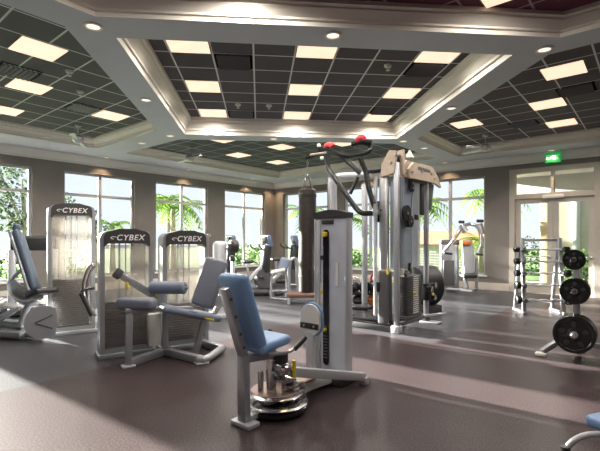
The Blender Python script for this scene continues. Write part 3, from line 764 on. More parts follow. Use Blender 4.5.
# seat, back, post
m = MB(); m.box((-.15, 0, .625), (.36, .32, .085), Matrix.Rotation(R(-6), 4, 'Y'), .038, 4); m.build('seat_pad', PADB, hp)
m = MB(); m.tube([(-.25, -.15, .56), (-.02, -.17, .54), (.03, -.18, .56), (.10, -.20, .61)], .015, 8, 1); m.tube([(-.25, .15, .56), (-.02, .17, .54), (.03, .18, .56), (.10, .20, .61)], .014, 8, 1); m.build_each('handle_bar', STEEL, hp)
for sy in (-1, 1):
    m = MB(); m.cyl((.03, sy * .185, .555), (.15, sy * .215, .645), .021, 12, .004); m.build('grip', BLACK, hp)
m = MB(); pad_between(m, (-.285, 0, .62), (-.505, 0, 1.225), .31, .10, (1, 0, .35), .045, 4); m.build('back_pad', PADB, hp)
m = MB(); m.bar((-.585, .0, 1.12), (-.39, .0, .55), .08, .055, (1, 0, 0)); m.bar((-.39, .0, .56), (-.395, -.02, .04), .09, .065, (1, 0, 0)); m.bar((-.36, 0, .53), (-.03, -.02, .50), .07, .06); m.build('seat_post', SILVER, hp)
m = MB(); m.box((-.385, -.02, .02), (.13, .22, .04), None, .012); m.bar((-.385, -.02, .05), (-.2, 0, .05), .08, .05); m.build('post_foot', PALE, hp)
m = MB()
for tt in (.15, .4, .65, .85):
    p = Vector((-.585, 0, 1.12)).lerp(Vector((-.39, 0, .55)), tt); m.cyl(p + Vector((0, -.042, 0)), p + Vector((0, -.05, 0)), .012, 8)
m.build_each('bolt', DKGREY, hp)
# knee paddle
PM = Matrix(((0, 1, 0, .50), (-1, 0, 0, 0), (0, 0, 1, 0), (0, 0, 0, 1)))
for yk, nm in ((.03, 'knee_paddle'),):
    m = MB(); pl = [(x, z) for x, z in rrect(-.115, .115, .57, .87, .11, 8)]
    m.prism(pl, -.03, .0, PM); kp = m.build(nm, OFFW, hp)
    m = MB(); m.prism(rrect(-.128, .128, .557, .883, .12, 8), .001, .03, PM); m.build('pad', PADB, kp)
    m = MB(); m.box((.465, 0, .665), (.012, .22, .055), None, .004); m.build('strap', BLACK, kp)
    m = MB()
    for yy in (-.06, .06): m.cyl((.46, yy, .665), (.452, yy, .665), .012, 8)
    m.build_each('rivet', STEEL, kp)
    m = MB(); m.bar((.49, 0, .60), (.50, .0, .14), .09, .05, (1, 0, 0)); m.tube([(.50, 0, .30), (.47, -.03, .22), (.5, -.02, .14)], .03, 8, 1); m.build('paddle_post', PALE, kp)

# ---------- cable rig with pull-up frame
rg = thing('cable_rig', 'tall silver multi-station cable rig with black pull-up frame and tan pulley housings', 'cable machine', LW(9.28, 7.0), -TH)
# local: x = along +s, y = away (-t)
m = MB()
for x, y, h in ((0, 0, 2.72), (0, 1.14, 2.62)): m.box((x, y, h / 2), (.075, .075, h), None, .008)
m.build_each('front_post', SILVER, rg)
m = MB(); m.box((0, 0, .06), (.14, .14, .12), None, .015); m.box((.08, 1.14, .015), (.34, .22, .03), None, .008); m.build_each('foot', PALE, rg)
m = MB(); m.box((.0, 1.14, .06), (.10, .10, .12), None, .01); m.bar((0, .0, .05), (-1.25, 0, .05), .10, .09); m.bar((0, 0, .13), (0, 1.14, .13), .08, .06); m.bar((0, 1.14, .05), (-1.25, 1.14, .05), .08, .08); m.build('base_frame', DKGREY, rg)
m = MB(); m.box((-.66, .28, .15), (1.2, .62, .05), None, .01); m.build('base_deck', GLOSSBLK, rg)
m = MB(); m.box((-1.28, 0, 1.30), (.09, .09, 2.6), None, .01); m.build('rear_post', SILVER, rg)
m = MB(); m.box((-1.28, 1.14, 1.30), (.09, .09, 2.6), None, .01); m.build('rear_post', SILVER, rg)
# left shroud facing the camera-left
def half_round(mb, c, r, h0, h1, flat, n=14, a0=0, a1=360):
    pass
m = MB(); m.box((-.25, .05, 1.40), (.17, .10, 2.3), None, .045, 4); m.build('column_cover', STEEL, rg)
m = MB(); m.box((-.40, .03, 1.38), (.05, .06, 2.3), None, .01); m.build('guide_column', PALE, rg)
m = MB(); m.box((-.33, .0, 1.95), (.03, .03, .35), None, .01); m.build('cable_guard', GLOSSBLK, rg)
m = MB(); m.box((-.22, .02, .55), (.22, .14, .9), None, .05, 4); m.build('lower_cover', DKGREY, rg)
m = MB(); m.box((-.30, -.06, .72), (.05, .03, .16), None, .01); m.build('adjuster_plate', GLOSSBLK, rg)
m = MB(); m.box((-.13, -.065, .98), (.03, .02, .10)); m.build('label', YEL, rg)
# right hand weight tower between the posts
m = MB()
m.prism([(-.13 + .23 * math.sin(R(a)) * .55, .56 - .46 * math.cos(R(a))) for a in range(0, 181, 15)] + [(-.17, 1.02), (-.17, .10)], 1.02, 2.52, Matrix(((1, 0, 0, 0), (0, 0, 1, 0), (0, 1, 0, 0), (0, 0, 0, 1))))
m.build('shroud', SHROUD, rg)
m = MB()
for yy in (.30, .56, .80): m.box((-.005 - abs(yy - .56) * .12, yy, 1.77), (.02, .012, 1.5))
m.build('shroud_rib', PALE, rg)
st = MB(); st.box((-.06, .57, .20), (.20, .62, .05)); st = st.build('weight_stack', DKGREY, rg)
pm = MB(); pm.box((0, 0, 0), (.18, .56, .030), None, .005); p0 = pm.build('weight_plate', HEADER, st); p0.location = (-.06, .57, .25)
for k in range(1, 18):
    c = p0.copy(); COL.objects.link(c); c.parent = st; c.location = (-.06, .57, .25 + k * .036)
m = MB()
for k in range(18): m.box((.032, .64, .25 + k * .036), (.004, .2, .018))
m.build('weight_number_strip', OFFW, st)
m = MB(); m.cyl((.02, .57, .58), (.08, .57, .58), .02, 10, .004); m.build('selector_pin', YEL, st)
m = MB()
for yy in (.40, .74): m.cyl((-.06, yy, .2), (-.06, yy, 2.5), .014, 10)
m.build('guide_rod', CHROME, rg)
m = MB(); m.cyl((-.02, .35, .92), (.03, .35, .92), .06, 16); m.bar((0, .45, .9), (0, .45, 1.1), .03, .05, (1, 0, 0)); m.build('stack_head', GLOSSBLK, rg)
# pulleys
def pulley(name, c, r, parent, ax=Vector((1, 0, 0)), th=.035):
    m = MB(); m.lathe([(r * .25, -th / 2 - .006), (r * .3, -th / 2), (r, -th / 2), (r * .93, 0), (r, th / 2), (r * .3, th / 2), (r * .25, th / 2 + .006)], c, ax, 26)
    w = m.build(name, GLOSSBLK, parent)
    m = MB(); m.lathe([(0, -th / 2 - .01), (r * .16, -th / 2 - .01), (r * .16, th / 2 + .012), (0, th / 2 + .012)], c, ax, 12); m.build('hub', STEEL, w)
pulley('pulley', (.04, .27, 1.92), .135, rg); pulley('pulley', (.05, .38, 1.79), .10, rg)
pulley('pulley', (.04, .46, 2.35), .07, rg)
m = MB(); m.box((.02, .46, 2.43), (.05, .08, .16), None, .01); m.box((.03, .30, 1.86), (.03, .1, .34), None, .01); m.box((.05, .62, 1.87), (.03, .12, .09), None, .01); m.build('pulley_bracket', GLOSSBLK, rg)
m = MB(); m.tube([(.05, .46, 2.29), (.05, .40, 1.9)], .006, 6); m.tube([(-.06, .57, .9), (-.06, .57, 2.5)], .008, 6); m.tube([(.03, .05, 2.5), (.03, .05, .2)], .006, 6); m.build('cable', GLOSSBLK, rg)
# tan housings on top
m = MB(); m.prism([(-.26, 2.50), (-.02, 2.55), (.02, 2.90), (-.10, 2.92), (-.24, 2.72)], -.06, .0); m.prism([(-.20, 2.55), (.06, 2.55), (.06, 2.94), (-.06, 2.92), (-.18, 2.75)], .10, .16)
hs = m.build('pulley_housing', TAN, rg)
m = MB(); m.cyl((-.08, -.08, 2.72), (-.08, .18, 2.72), .025, 10); m.cyl((.0, -.08, 2.84), (.0, .18, 2.84), .02, 10); m.build('axle', STEEL, hs)
pulley('pulley', (-.06, .05, 2.74), .09, hs, Vector((0, 1, 0)))
ZY = Matrix(((0, 1, 0, 0), (1, 0, 0, 0), (0, 0, 1, 0), (0, 0, 0, 1)))
m = MB(); m.prism([(.12, 2.52), (1.36, 2.54), (1.55, 2.60), (1.42, 2.73), (1.30, 2.86), (.52, 2.84), (.34, 2.68), (.14, 2.62)], -.12, -.07, ZY); m.prism([(.30, 2.50), (1.30, 2.52), (1.62, 2.46), (1.50, 2.62), (1.20, 2.80), (.46, 2.78), (.26, 2.64)], .04, .09, ZY)
hs = m.build('pulley_housing', TAN, rg)
m = MB()
for yy, zz in ((.35, 2.6), (.75, 2.66), (1.15, 2.66), (1.3, 2.6)): m.cyl((-.14, yy, zz), (.11, yy, zz), .022, 10)
m.build('axle', STEEL, hs)
m = MB(); m.bar((0, .5, 2.50), (0, 1.15, 2.50), .06, .05); m.box((.09, .85, 2.70), (.012, .5, .05)); m.build('housing_rail', DKGREY, hs)
m = MB(); m.prism([(-.05, 2.86), (.02, 2.98), (.08, 2.86)], .40, .46, None); m.build('tip', OFFW, hs)
m = MB(); m.box((-.02, 1.32, 2.30), (.05, .25, .50), Matrix.Rotation(R(-14), 4, 'X'), .02); m.build('side_panel', mat('dark green plastic', (.05, .075, .06), .5, noise=.1), rg)
m = MB(); m.box((-.02, 1.0, 2.2), (.05, .12, .56), None, .02); m.build('dark_panel', BLACK, rg)
# right post accessories
m = MB(); m.box((.03, 1.14, .55), (.14, .16, .30), None, .02); m.cyl((.06, 1.04, .62), (.16, 1.04, .62), .055, 14); m.cyl((.06, 1.24, .66), (.14, 1.24, .66), .06, 14); m.cyl((.06, 1.22, .45), (.14, 1.22, .45), .05, 14); m.build('low_pulley_carriage', GLOSSBLK, rg)
m = MB(); m.cyl((.12, 1.13, .52), (.15, 1.13, .52), .025, 10); m.build('carriage_knob', YEL, rg)
m = MB(); m.tube(P(rg, (420, 316, 7.55), (427, 315.5, 7.5), (446, 313, 7.35)), .02, 10); m.build('ankle_bar', STEEL, rg)
# pull-up frame (black tubes reaching to the left)
pf = MB()
for pts, r in (([(328, 153, 7.35), (327.5, 165, 7.35), (330, 172, 7.3), (337, 181, 7.2), (356, 209, 7.0), (362, 213.5, 6.95), (368, 213.5, 6.95), (380, 212.5, 6.95)], .044),
               ([(333, 149, 7.3), (346, 160, 7.2), (360, 173, 7.05)], .042),
               ([(358, 177, 7.05), (350, 194, 7.08)], .03),
               ([(360, 158, 7.0), (363, 165, 7.0), (366, 172, 7.0), (368, 186, 6.98), (374, 207, 6.95), (380, 212, 6.95)], .044),
               ([(367, 172, 7.0), (377, 171.5, 7.0), (388, 169, 6.95)], .032),
               ([(306, 158, 7.55), (314, 155, 7.5), (322, 151, 7.45), (330, 147, 7.4)], .032),
               ([(318, 149, 7.45), (326, 148.5, 7.4), (333, 149, 7.3), (340, 154, 7.2), (348, 156.5, 7.15), (360, 154.5, 7.0), (370, 152, 6.9), (371, 146, 6.9), (363, 141.5, 6.9), (352, 144.5, 7.0)], .042),
               ([(360, 141.5, 6.9), (372, 142.5, 6.85)], .035)):
    pf.tube([W(*q) for q in pts], r, 12, 2)
pu = pf.build('pull_up_frame', GLOSSBLK, rg, world=True)
m = MB(); m.tube([W(*q) for q in ((326, 147, 7.4), (330, 144.5, 7.35), (333, 147, 7.3))], .055, 12, 1); m.build('grip', RED, pu, world=True)
m = MB(); m.tube([W(*q) for q in ((357, 141, 6.95), (361, 137.5, 6.9), (365, 140, 6.9))], .055, 12, 1); m.build('grip', RED, pu, world=True)
for q in ((317, 146, 7.45), (320, 158.5, 7.3), (352, 145, 7.0)):
    m = MB(); m.lathe([(0, 0), (.03, .005), (.035, .03), (.03, .06), (0, .065)], W(*q), Vector((1, -.2, .1)), 12); m.build('end_cap', OFFW, pu, world=True)
m = MB(); m.tube([W(*q) for q in ((310, 155, 7.45), (326, 152.5, 7.3))], .02, 8); m.build('bar_label', TAN, pu, world=True)
m = MB(); m.tube([W(*q) for q in ((334, 210, 7.58), (333.5, 186, 7.58), (334.5, 178, 7.56), (340, 175.5, 7.5), (358, 175.5, 7.2), (372, 175, 7.02))], .055, 14, 2); m.build('bent_support_tube', PALE, rg, world=True)
m = MB(); c = loc(rg, 376, 212.5, 6.95); m.box(c, (.14, .14, .09), None, .02); m.cyl(c + Vector((.02, -.05, -.1)), c + Vector((.02, -.05, .14)), .035, 12); m.build('frame_clamp', STEEL, rg)

# ---------- heavy bag
bag_c = W(307.5, 240, 7.6)
hb = thing('heavy_bag', 'long dark leather heavy bag hanging on straps from the rig', 'punching bag', (bag_c.x, bag_c.y, .54))
m = MB(); m.lathe([(0, 0), (.13, .005), (.155, .03), (.158, .5), (.155, 1.0), (.158, 1.5), (.152, 1.83), (.13, 1.85), (0, 1.85)], n=28); m.build('bag_body', LEATHER, hb)
m = MB(); m.lathe([(.1595, .28), (.1605, .285), (.1605, .31), (.1595, .315)], n=28); m.lathe([(.158, 1.70), (.161, 1.705), (.161, 1.76), (.157, 1.765)], n=28); m.build_each('seam_band', BLACK, hb)
for k in range(4):
    a = R(45 + 90 * k); m = MB(); m.bar((.13 * math.cos(a), .13 * math.sin(a), 1.80), (.035 * math.cos(a), .035 * math.sin(a), 2.10), .04, .008); m.build('strap', LEATHER, hb)
m = MB()
for k in range(8):
    z = 2.09 + k * .045; ax = Vector((1, 0, 0)) if k % 2 else Vector((0, 1, 0))
    m.tube([Vector((0, 0, z)) + (ax * math.cos(R(b)) * .016 + Z3 * math.sin(R(b)) * .03) for b in range(0, 360, 45)], .006, 6, closed=True)
m.build('chain', STEEL, hb)

# ---------- dumbbell rack behind the rig with its load
dr = thing('storage_rack', 'low black two shelf storage rack behind the slotted silver column', 'rack', W(366, 239, 8.9) * 1, -.2)
dr.location.z = 0
m = MB()
for x in (-.42, .42):
    m.box((x, .12, .25), (.05, .05, .5), None, .005); m.box((x, 0, .02), (.06, .45, .04), None, .008)
m.build('rack_frame', GLOSSBLK, dr)
m = MB(); m.box((0, .0, .37), (.96, .36, .05), None, .01); m.build('shelf', GLOSSBLK, dr)
m = MB(); m.box((0, .0, .075), (.96, .36, .04), None, .01); m.build('shelf', GLOSSBLK, dr)
def kettle(label, off, s, m_top):
    p = WM(dr) @ Vector(off)
    o = thing('kettlebell', label, 'kettlebell', p, 0, 'kettlebells on the storage rack')
    m = MB(); m.lathe([(0, 0), (.08 * s, 0), (.105 * s, .05 * s), (.11 * s, .10 * s), (.09 * s, .17 * s), (.05 * s, .20 * s), (0, .205 * s)], n=22); m.build('bell', GLOSSBLK, o)
    m = MB(); m.tube([(-.055 * s, 0, .16 * s), (-.07 * s, 0, .24 * s), (-.045 * s, 0, .30 * s), (.045 * s, 0, .30 * s), (.07 * s, 0, .24 * s), (.055 * s, 0, .16 * s)], .017 * s, 10, 2); m.build('handle', m_top, o)
    return o
kettle('black kettlebell with steel handle, first on the rack from the slotted column', (-.24, 0, .395), 1.0, STEEL)
kettle('black kettlebell with pale handle in the middle of the rack shelf', (-.03, 0, .395), 1.1, OFFW)
kettle('black kettlebell with red handle nearest the silver rig column', (.18, 0, .395), 1.2, RED)
p = WM(dr) @ Vector((.15, 0, .095))
o = thing('medicine_ball', 'orange medicine ball on the lower shelf of the storage rack', 'ball', p); m = MB(); m.lathe([(.125 * math.sin(R(a)), .125 - .125 * math.cos(R(a))) for a in range(0, 181, 12)], n=24); m.build('ball', ORANGE, o)
m = MB(); m.lathe([(.1255 * math.sin(R(a)), .125 - .1255 * math.cos(R(a))) for a in (84, 87, 90, 93, 96)], n=24); m.build('seam', BLACK, o)
p = WM(dr) @ Vector((-.16, 0, .095))
o = thing('medicine_ball', 'black medicine ball on the lower shelf beside the orange ball', 'ball', p); m = MB(); m.lathe([(.12 * math.sin(R(a)), .12 - .12 * math.cos(R(a))) for a in range(0, 181, 12)], n=24); m.build('ball', BLACK, o)
m = MB(); m.lathe([(.1205 * math.sin(R(a)), .12 - .1205 * math.cos(R(a))) for a in (84, 87, 90, 93, 96)], n=24); m.build('seam', DKGREY, o)
bn = thing('flat_bench', 'black padded bench lying low in front of the storage rack', 'bench', (1.02, 8.30, 0), -.15)
m = MB(); m.box((0, 0, .17), (.62, .30, .08), None, .03, 3); m.build('pad', BLACK, bn)
m = MB(); m.box((-.22, 0, .065), (.05, .28, .13), None, .01); m.box((.22, 0, .065), (.05, .28, .13), None, .01); m.build('leg_frame', DKGREY, bn)

# rubber-coated wheel behind the rig base
tb = thing('exercise_roll', 'dark upright padded roll standing behind the right rig post', 'exercise roll', (2.55, 8.7, 0), .3)
m = MB(); m.lathe([(0, -.22), (.36, -.22), (.40, -.18), (.40, .18), (.36, .22), (0, .22)], (0, 0, .56), Vector((1, 0, 0)), 30); m.build('roll', BLACK, tb)
m = MB(); m.lathe([(0, -.235), (.12, -.235), (.12, .235), (0, .235)], (0, 0, .56), Vector((1, 0, 0)), 20); m.build('hub', BROWN, tb)
m = MB(); m.box((0, 0, .09), (.5, .5, .18), None, .03); m.build('cradle', DKGREY, tb)

# ---------- barbell rack
bx = Vector((4.52, 8.62, 0)); bx2 = Vector((5.20, 8.55, 0))
br = thing('barbell_rack', 'silver A-frame barbell rack in front of the double doors', 'rack', (bx + bx2) / 2, math.atan2(bx2.y - bx.y, bx2.x - bx.x))
hw = .37
for sx in (-1, 1):
    m = MB(); m.bar((sx * hw, -.13, .02), (sx * hw * .96, .0, 1.52), .06, .07, (1, 0, 0)); m.bar((sx * hw, .34, .02), (sx * hw * .96, .04, 1.50), .05, .06, (1, 0, 0)); m.bar((sx * hw, -.20, .03), (sx * hw, .40, .03), .06, .05); m.build('side_frame', SILVER, br)
m = MB(); m.cyl((-hw, .02, 1.48), (hw, .02, 1.48), .028, 12); m.cyl((-hw, .30, .2), (hw, .30, .2), .025, 12); m.build_each('cross_bar', STEEL, br)
zs = [.29, .58, .82, 1.05, 1.29]
for z in zs:
    for sx in (-1, 1):
        y = -.13 + .13 * z / 1.52
        m = MB(); m.box((sx * hw, y - .07, z - .035), (.05, .12, .03), None, .006); m.box((sx * hw, y - .12, z), (.05, .02, .06), None, .004); m.build_each('saddle', DKGREY, br)
lvl = ['lowest', 'second lowest', 'middle', 'second highest', 'topmost']
for k, z in enumerate(zs):
    y = -.13 + .13 * z / 1.52 - .075
    o = thing('barbell', 'fixed black ended barbell on the %s saddles of the barbell rack' % lvl[k], 'barbell', WM(br) @ Vector((-.03, y, z)), br.rotation_euler.z, 'barbells on the A-frame rack')
    r = [.09, .082, .072, .064, .058][k]; zig = .022 if k < 4 else 0
    m = MB(); m.tube([(-.50, 0, 0), (-.28, 0, 0), (-.22, 0, zig), (-.12, 0, -zig), (0, 0, zig * .6), (.12, 0, -zig), (.22, 0, zig), (.28, 0, 0), (.53, 0, 0)], .019, 8, 1); m.build('bar', PALE, o)
    for sx in (-1, 1):
        x0 = -.47 if sx < 0 else .48
        m = MB(); m.lathe([(0, -.05), (r * .8, -.05), (r, -.038), (r, .038), (r * .8, .05), (0, .05)], (x0, 0, 0), Vector((1, 0, 0)), 20); m.build('weight_head', GLOSSBLK, o)

# ---------- plate tree
pt = thing('plate_tree', 'silver plate tree at the right edge loaded with black weight plates', 'rack', (3.46, 5.36, 0), R(-38))
m = MB(); m.bar((.02, .06, .05), (.02, .06, 1.30), .08, .08, (1, 0, 0)); m.build('mast', SILVER, pt)
m = MB(); m.bar((-.34, -.12, .05), (-.18, .02, .18), .07, .06); m.bar((-.18, .02, .18), (.3, .06, .18), .07, .06); m.bar((.30, .06, .18), (.48, -.18, .06), .07, .06); m.bar((.02, .06, .1), (.02, .45, .05), .07, .07); m.build('base_frame', SILVER, pt)
for q in ((-.35, -.13), (.49, -.19), (.02, .45)):
    m = MB(); m.box((q[0], q[1], .02), (.13, .12, .04), None, .012); m.build_each('foot', OFFW, pt)
for xx, z in ((.02, .345), (.02, .86), (.01, 1.245)):
    m = MB(); m.cyl((xx, .04, z), (xx, -.34, z), .025, 14, .003); m.lathe([(.025, 0), (.045, .0), (.045, .02), (.025, .02)], (xx, .0, z), Vector((0, -1, 0)), 16); m.build('peg', CHROME, pt)
m = MB(); m.bar((.3, .06, .18), (.42, .02, .62), .06, .06, (1, 0, 0)); m.bar((.42, .02, .60), (.6, -.1, .56), .05, .05); m.build('side_arm', SILVER, pt)
def plate(label, x, z, y, r, th=.05):
    o = thing('weight_plate', label, 'weight plate', WM(pt) @ Vector((x, y, z)), pt.rotation_euler.z, 'weight plates on the plate tree')
    ax = Vector((0, -1, 0)); ri = .028
    m = MB()
    m.lathe([(ri, -th / 2), (r * .30, -th / 2), (r * .34, -th * .28), (r * .80, -th * .28), (r * .84, -th / 2), (r * .97, -th / 2), (r, -th * .3), (r, th * .3), (r * .97, th / 2),
             (r * .84, th / 2), (r * .80, th * .28), (r * .34, th * .28), (r * .30, th / 2), (ri, th / 2), (ri, -th / 2)], ax and (0, 0, 0), ax, 44)
    b = m.build('disc', GLOSSBLK, o)
    m = MB()
    for k in range(5):
        a = R(18 + 72 * k); c0 = Vector((math.cos(a), 0, math.sin(a)))
        tmp = [(r * .56 + r * .17 * math.cos(R(q)), r * .13 * math.sin(R(q))) for q in range(0, 360, 30)]
        M = Matrix(((c0.x, 0, -c0.z, 0), (0, 1, 0, 0), (c0.z, 0, c0.x, 0), (0, 0, 0, 1)))
        m.prism(tmp, -th * .29, -th * .36, M)
    m.build_each('grip_recess', BLACK, b)
    m = MB(); m.lathe([(ri, th / 2), (r * .2, th / 2), (r * .2, th / 2 + .004), (ri, th / 2 + .004)], (0, 0, 0), ax, 20); m.build('collar', STEEL, b)
    return o
plate('largest black weight plate, front one on the lowest peg of the plate tree', .02, .345, -.27, .225)
plate('large black weight plate just behind the front one on the lowest peg', .02, .345, -.21, .225)
plate('large black weight plate third back on the lowest peg of the plate tree', .02, .345, -.15, .225)
plate('large black weight plate closest to the mast on the lowest peg', .02, .345, -.06, .225)
plate('medium black weight plate, front one on the middle peg', .02, .86, -.17, .162, .045)
plate('medium black weight plate behind the front one on the middle peg', .02, .86, -.115, .162, .045)
plate('small black weight plate on the top peg of the plate tree', .01, 1.245, -.15, .126, .04)

# ---------- chest press machine by the back window
ch = thing('chest_press_machine', 'silver pec fly machine with pale backrest standing before the back window with palms', 'weight machine', (4.5, 11.9, 0), R(-40))
def WW(name, m_, root, *items, each=False):
    b = MB()
    for pts, r in items: b.tube([W(*q) for q in pts], r, 10, 1)
    return (b.build_each if each else b.build)(name, m_, root, world=True)
m = MB(); c = loc(ch, 449, 291, 12.1); m.box((c.x, c.y, .75), (.50, .30, 1.45), Matrix.Rotation(R(30), 4, 'Z'), .06, 3); m.build('weight_tower', SILVER, ch)
m = MB(); m.box((c.x, c.y, 1.40), (.52, .33, .16), Matrix.Rotation(R(30), 4, 'Z'), .05, 3); m.build('tower_header', DKGREY, ch)
m = MB(); m.box((c.x + .03, c.y - .12, .55), (.30, .18, .7), Matrix.Rotation(R(30), 4, 'Z'), .02); m.build('weight_stack', DKGREY, ch)
m = MB(); m.box(loc(ch, 468, 257, 11.6), (.32, .10, .95), Matrix.Rotation(R(40), 4, 'Z') @ Matrix.Rotation(R(-12), 4, 'X'), .05, 3); m.build('back_pad', mat('mid grey vinyl', (.36, .37, .40), .45, noise=.06), ch)
m = MB(); m.box(loc(ch, 466, 243, 11.6), (.26, .12, .12), Matrix.Rotation(R(40), 4, 'Z'), .04, 3); m.build('head_pad', ORANGE, ch)
m = MB(); m.box(loc(ch, 468, 276, 11.4), (.36, .36, .09), Matrix.Rotation(R(40), 4, 'Z'), .03, 3); m.build('seat_pad', BLACK, ch)
WW('press_arm', STEEL, ch, ([(443, 253, 11.7), (454, 240, 11.6), (462, 226, 11.6), (470, 224, 11.7)], .05), ([(478, 254, 11.5), (482, 240, 11.5), (478, 226, 11.6), (470, 224, 11.7)], .05),
   ([(461, 225, 11.55), (466, 232, 11.5)], .08), ([(479, 224, 11.55), (482, 234, 11.5)], .09))
WW('hand_grip', BLACK, ch, ([(444, 253, 11.5), (452, 254, 11.5)], .03), ([(475, 254, 11.4), (483, 255, 11.4)], .03), ([(459, 222, 11.5), (464, 222, 11.5)], .04), ([(477, 221, 11.5), (483, 221, 11.5)], .045), each=True)
WW('frame', SILVER, ch, ([(476.5, 258, 11.6), (476.5, 290, 11.6)], .045), ([(463, 268, 11.6), (467, 288, 11.4)], .05), ([(447, 289, 12.0), (467, 290, 11.5), (477, 289.5, 11.6)], .045))
m = MB(); m.box(loc(ch, 467, 290.5, 11.3), (.3, .14, .05), None, .01); m.build('front_foot', PALE, ch)

# ---------- cardio: upright bikes by the corner
def bike(label, x, y, rot):
    o = thing('exercise_bike', label, 'exercise bike', (x, y, 0), rot, 'exercise bikes in the far corner')
    m = MB(); m.box((.55, 0, .04), (.08, .50, .07), None, .02); m.box((-.45, 0, .04), (.08, .50, .07), None, .02); m.bar((-.45, 0, .08), (.55, 0, .08), .10, .09); m.build('base', DKGREY, o)
    m = MB(); m.bar((-.42, 0, .12), (.25, 0, .72), .09, .11, Z3, .03); m.bar((.1, 0, .1), (.2, 0, .6), .08, .1, (1, 0, 0)); m.build('frame', PALE, o)
    m = MB(); m.prism(rrect(.05, .55, .10, .62, .16, 6), -.09, .09); m.build('flywheel_housing', DKGREY, o)
    m = MB(); m.bar((.34, 0, .5), (.42, 0, 1.32), .22, .26, (1, 0, 0), .08); m.build('console_mast', BLACK, o)
    m = MB(); m.box((.42, 0, 1.44), (.12, .46, .36), Matrix.Rotation(R(-18), 4, 'Y'), .05, 3); cs = m.build('console', BLUESCR, o)
    m = MB(); m.box((.355, 0, 1.46), (.01, .30, .22), Matrix.Rotation(R(-18), 4, 'Y'), .003); m.build('screen', GLOSSBLK, cs)
    m = MB(); m.tube([(.3, -.08, 1.20), (.12, -.25, 1.22), (.0, -.25, 1.30), (.02, -.25, 1.36)], .018, 8, 2); m.tube([(.3, .08, 1.20), (.12, .25, 1.22), (.0, .25, 1.30), (.02, .25, 1.36)], .018, 8, 2); m.build('handlebar', BLACK, o)
    m = MB(); m.cyl((-.2, 0, .35), (-.22, 0, .82), .035, 12); m.build('seat_post', STEEL, o)
    m = MB(); m.box((-.22, 0, .86), (.30, .26, .09), None, .04, 3); m.build_each('saddle', BLACK, o)
    for sy in (-1, 1):
        m = MB(); m.bar((.28, sy * .1, .36), (.28 + .14 * sy, sy * .13, .36 - .08 * sy), .03, .03); m.box((.28 + .14 * sy, sy * .19, .36 - .08 * sy), (.12, .10, .03), None, .008); m.build('pedal', DKGREY, o)
    return o
b0 = bike('dark exercise bike with blue grey console in front of the corner-side left window', -1.30, 12.1, R(35))
dup(b0, 'dark exercise bike furthest back, right in the room corner', (-.55, 13.4, 0), R(20))
dup(b0, 'dark exercise bike half hidden behind the pale pulley column', (-2.35, 12.3, 0), R(40))

# silver leg machine with blue pad beside the heavy bag
sm = thing('calf_machine', 'low silver tube frame machine with blue pad beside the heavy bag', 'weight machine', (-.42, 10.7, 0), 0)
WW('frame', SILVER, sm, ([(271, 298, 10.6), (271, 279, 10.6), (274, 273, 10.6), (282, 271, 10.7), (287, 274, 10.8), (287, 297, 10.8)], .032), ([(271, 298, 10.6), (288, 300, 10.4)], .032),
   ([(272, 291, 10.6), (287, 291, 10.7)], .035), ([(289, 297, 10.9), (289, 262, 10.9), (293, 258, 10.9), (297, 259, 11.0), (297, 297, 11.0)], .045), ([(289, 285, 10.9), (297, 285, 11.0)], .04), ([(288, 299, 10.9), (302, 297, 11.0)], .04), ([(302, 297, 11.0), (302, 268, 11.0), (296, 262, 11.0)], .035))
m = MB(); m.box(W(284, 264, 10.75), (.25, .16, .32), Matrix.Rotation(R(20), 4, 'Y'), .05, 3); m.build('back_pad', PAD, sm, world=True)
m = MB(); m.box(W(278, 271, 10.6), (.36, .32, .08), Matrix.Rotation(R(-14), 4, 'Y'), .03, 3); m.build('seat_pad', OFFW, sm, world=True)
m = MB(); a, b = W(276, 281, 10.5), W(285, 281, 10.6); m.cyl(a, b, .065, 14, .01); a, b = W(275, 294, 10.5), W(283, 293, 10.6); m.cyl(a, b, .06, 14, .01); m.build_each('roller', BLACK, sm, world=True)
rl = thing('foam_roller', 'black foam roller on the floor between the bikes and the silver frame', 'foam roller', (-1.1, 11.2, 0), .05)
m = MB(); m.cyl((-.28, 0, .085), (.28, 0, .085), .085, 18, .015); m.build('roll', BLACK, rl); m = MB(); m.cyl((.27, 0, .085), (.285, 0, .085), .04, 14); m.build('end_cap', STEEL, rl)
sp = thing('step_platform', 'brown upholstered step platform on the floor under the heavy bag', 'step platform', (.05, 9.9, 0), -.05)
m = MB(); m.box((0, 0, .205), (.72, .42, .09), None, .03, 3); m.build('top', BROWN, sp)
m = MB(); m.box((-.30, 0, .08), (.06, .34, .16), None, .01); m.box((.30, 0, .08), (.06, .34, .16), None, .01); m.bar((-.3, 0, .05), (.3, 0, .05), .06, .05); m.build('legs', PALE, sp)

# pale pulley column machine behind the leg curl
pc = thing('pulley_machine', 'pale pulley column machine with dark round shoulder pads behind the grey backrest', 'weight machine', (-1.55, 8.2, 0), R(30))
m = MB(); m.box((0, 0, .73), (.22, .28, 1.46), None, .08, 4); m.build('column', PALE, pc)
m = MB(); m.box((-.30, -.1, .78), (.09, .09, 1.56), None, .02); m.box((-.30, -.1, 1.57), (.16, .08, .05), None, .01); m.build('front_post', STEEL, pc)
m = MB(); m.cyl((.14, -.16, 1.36), (.30, -.16, 1.36), .13, 20, .03); m.cyl((.18, -.1, 1.12), (.26, -.1, 1.12), .06, 14, .01); m.build('shoulder_pad', BLACK, pc)
m = MB(); m.box((0, 0, .04), (.8, .5, .08), None, .02); m.box((.25, -.05, .55), (.06, .08, 1.1), None, .01); m.build('base_frame', PALE, pc)
m = MB(); m.box((.26, -.22, .62), (.34, .30, .09), Matrix.Rotation(R(-10), 4, 'Y'), .03, 3); m.build('seat_pad', PADG, pc)

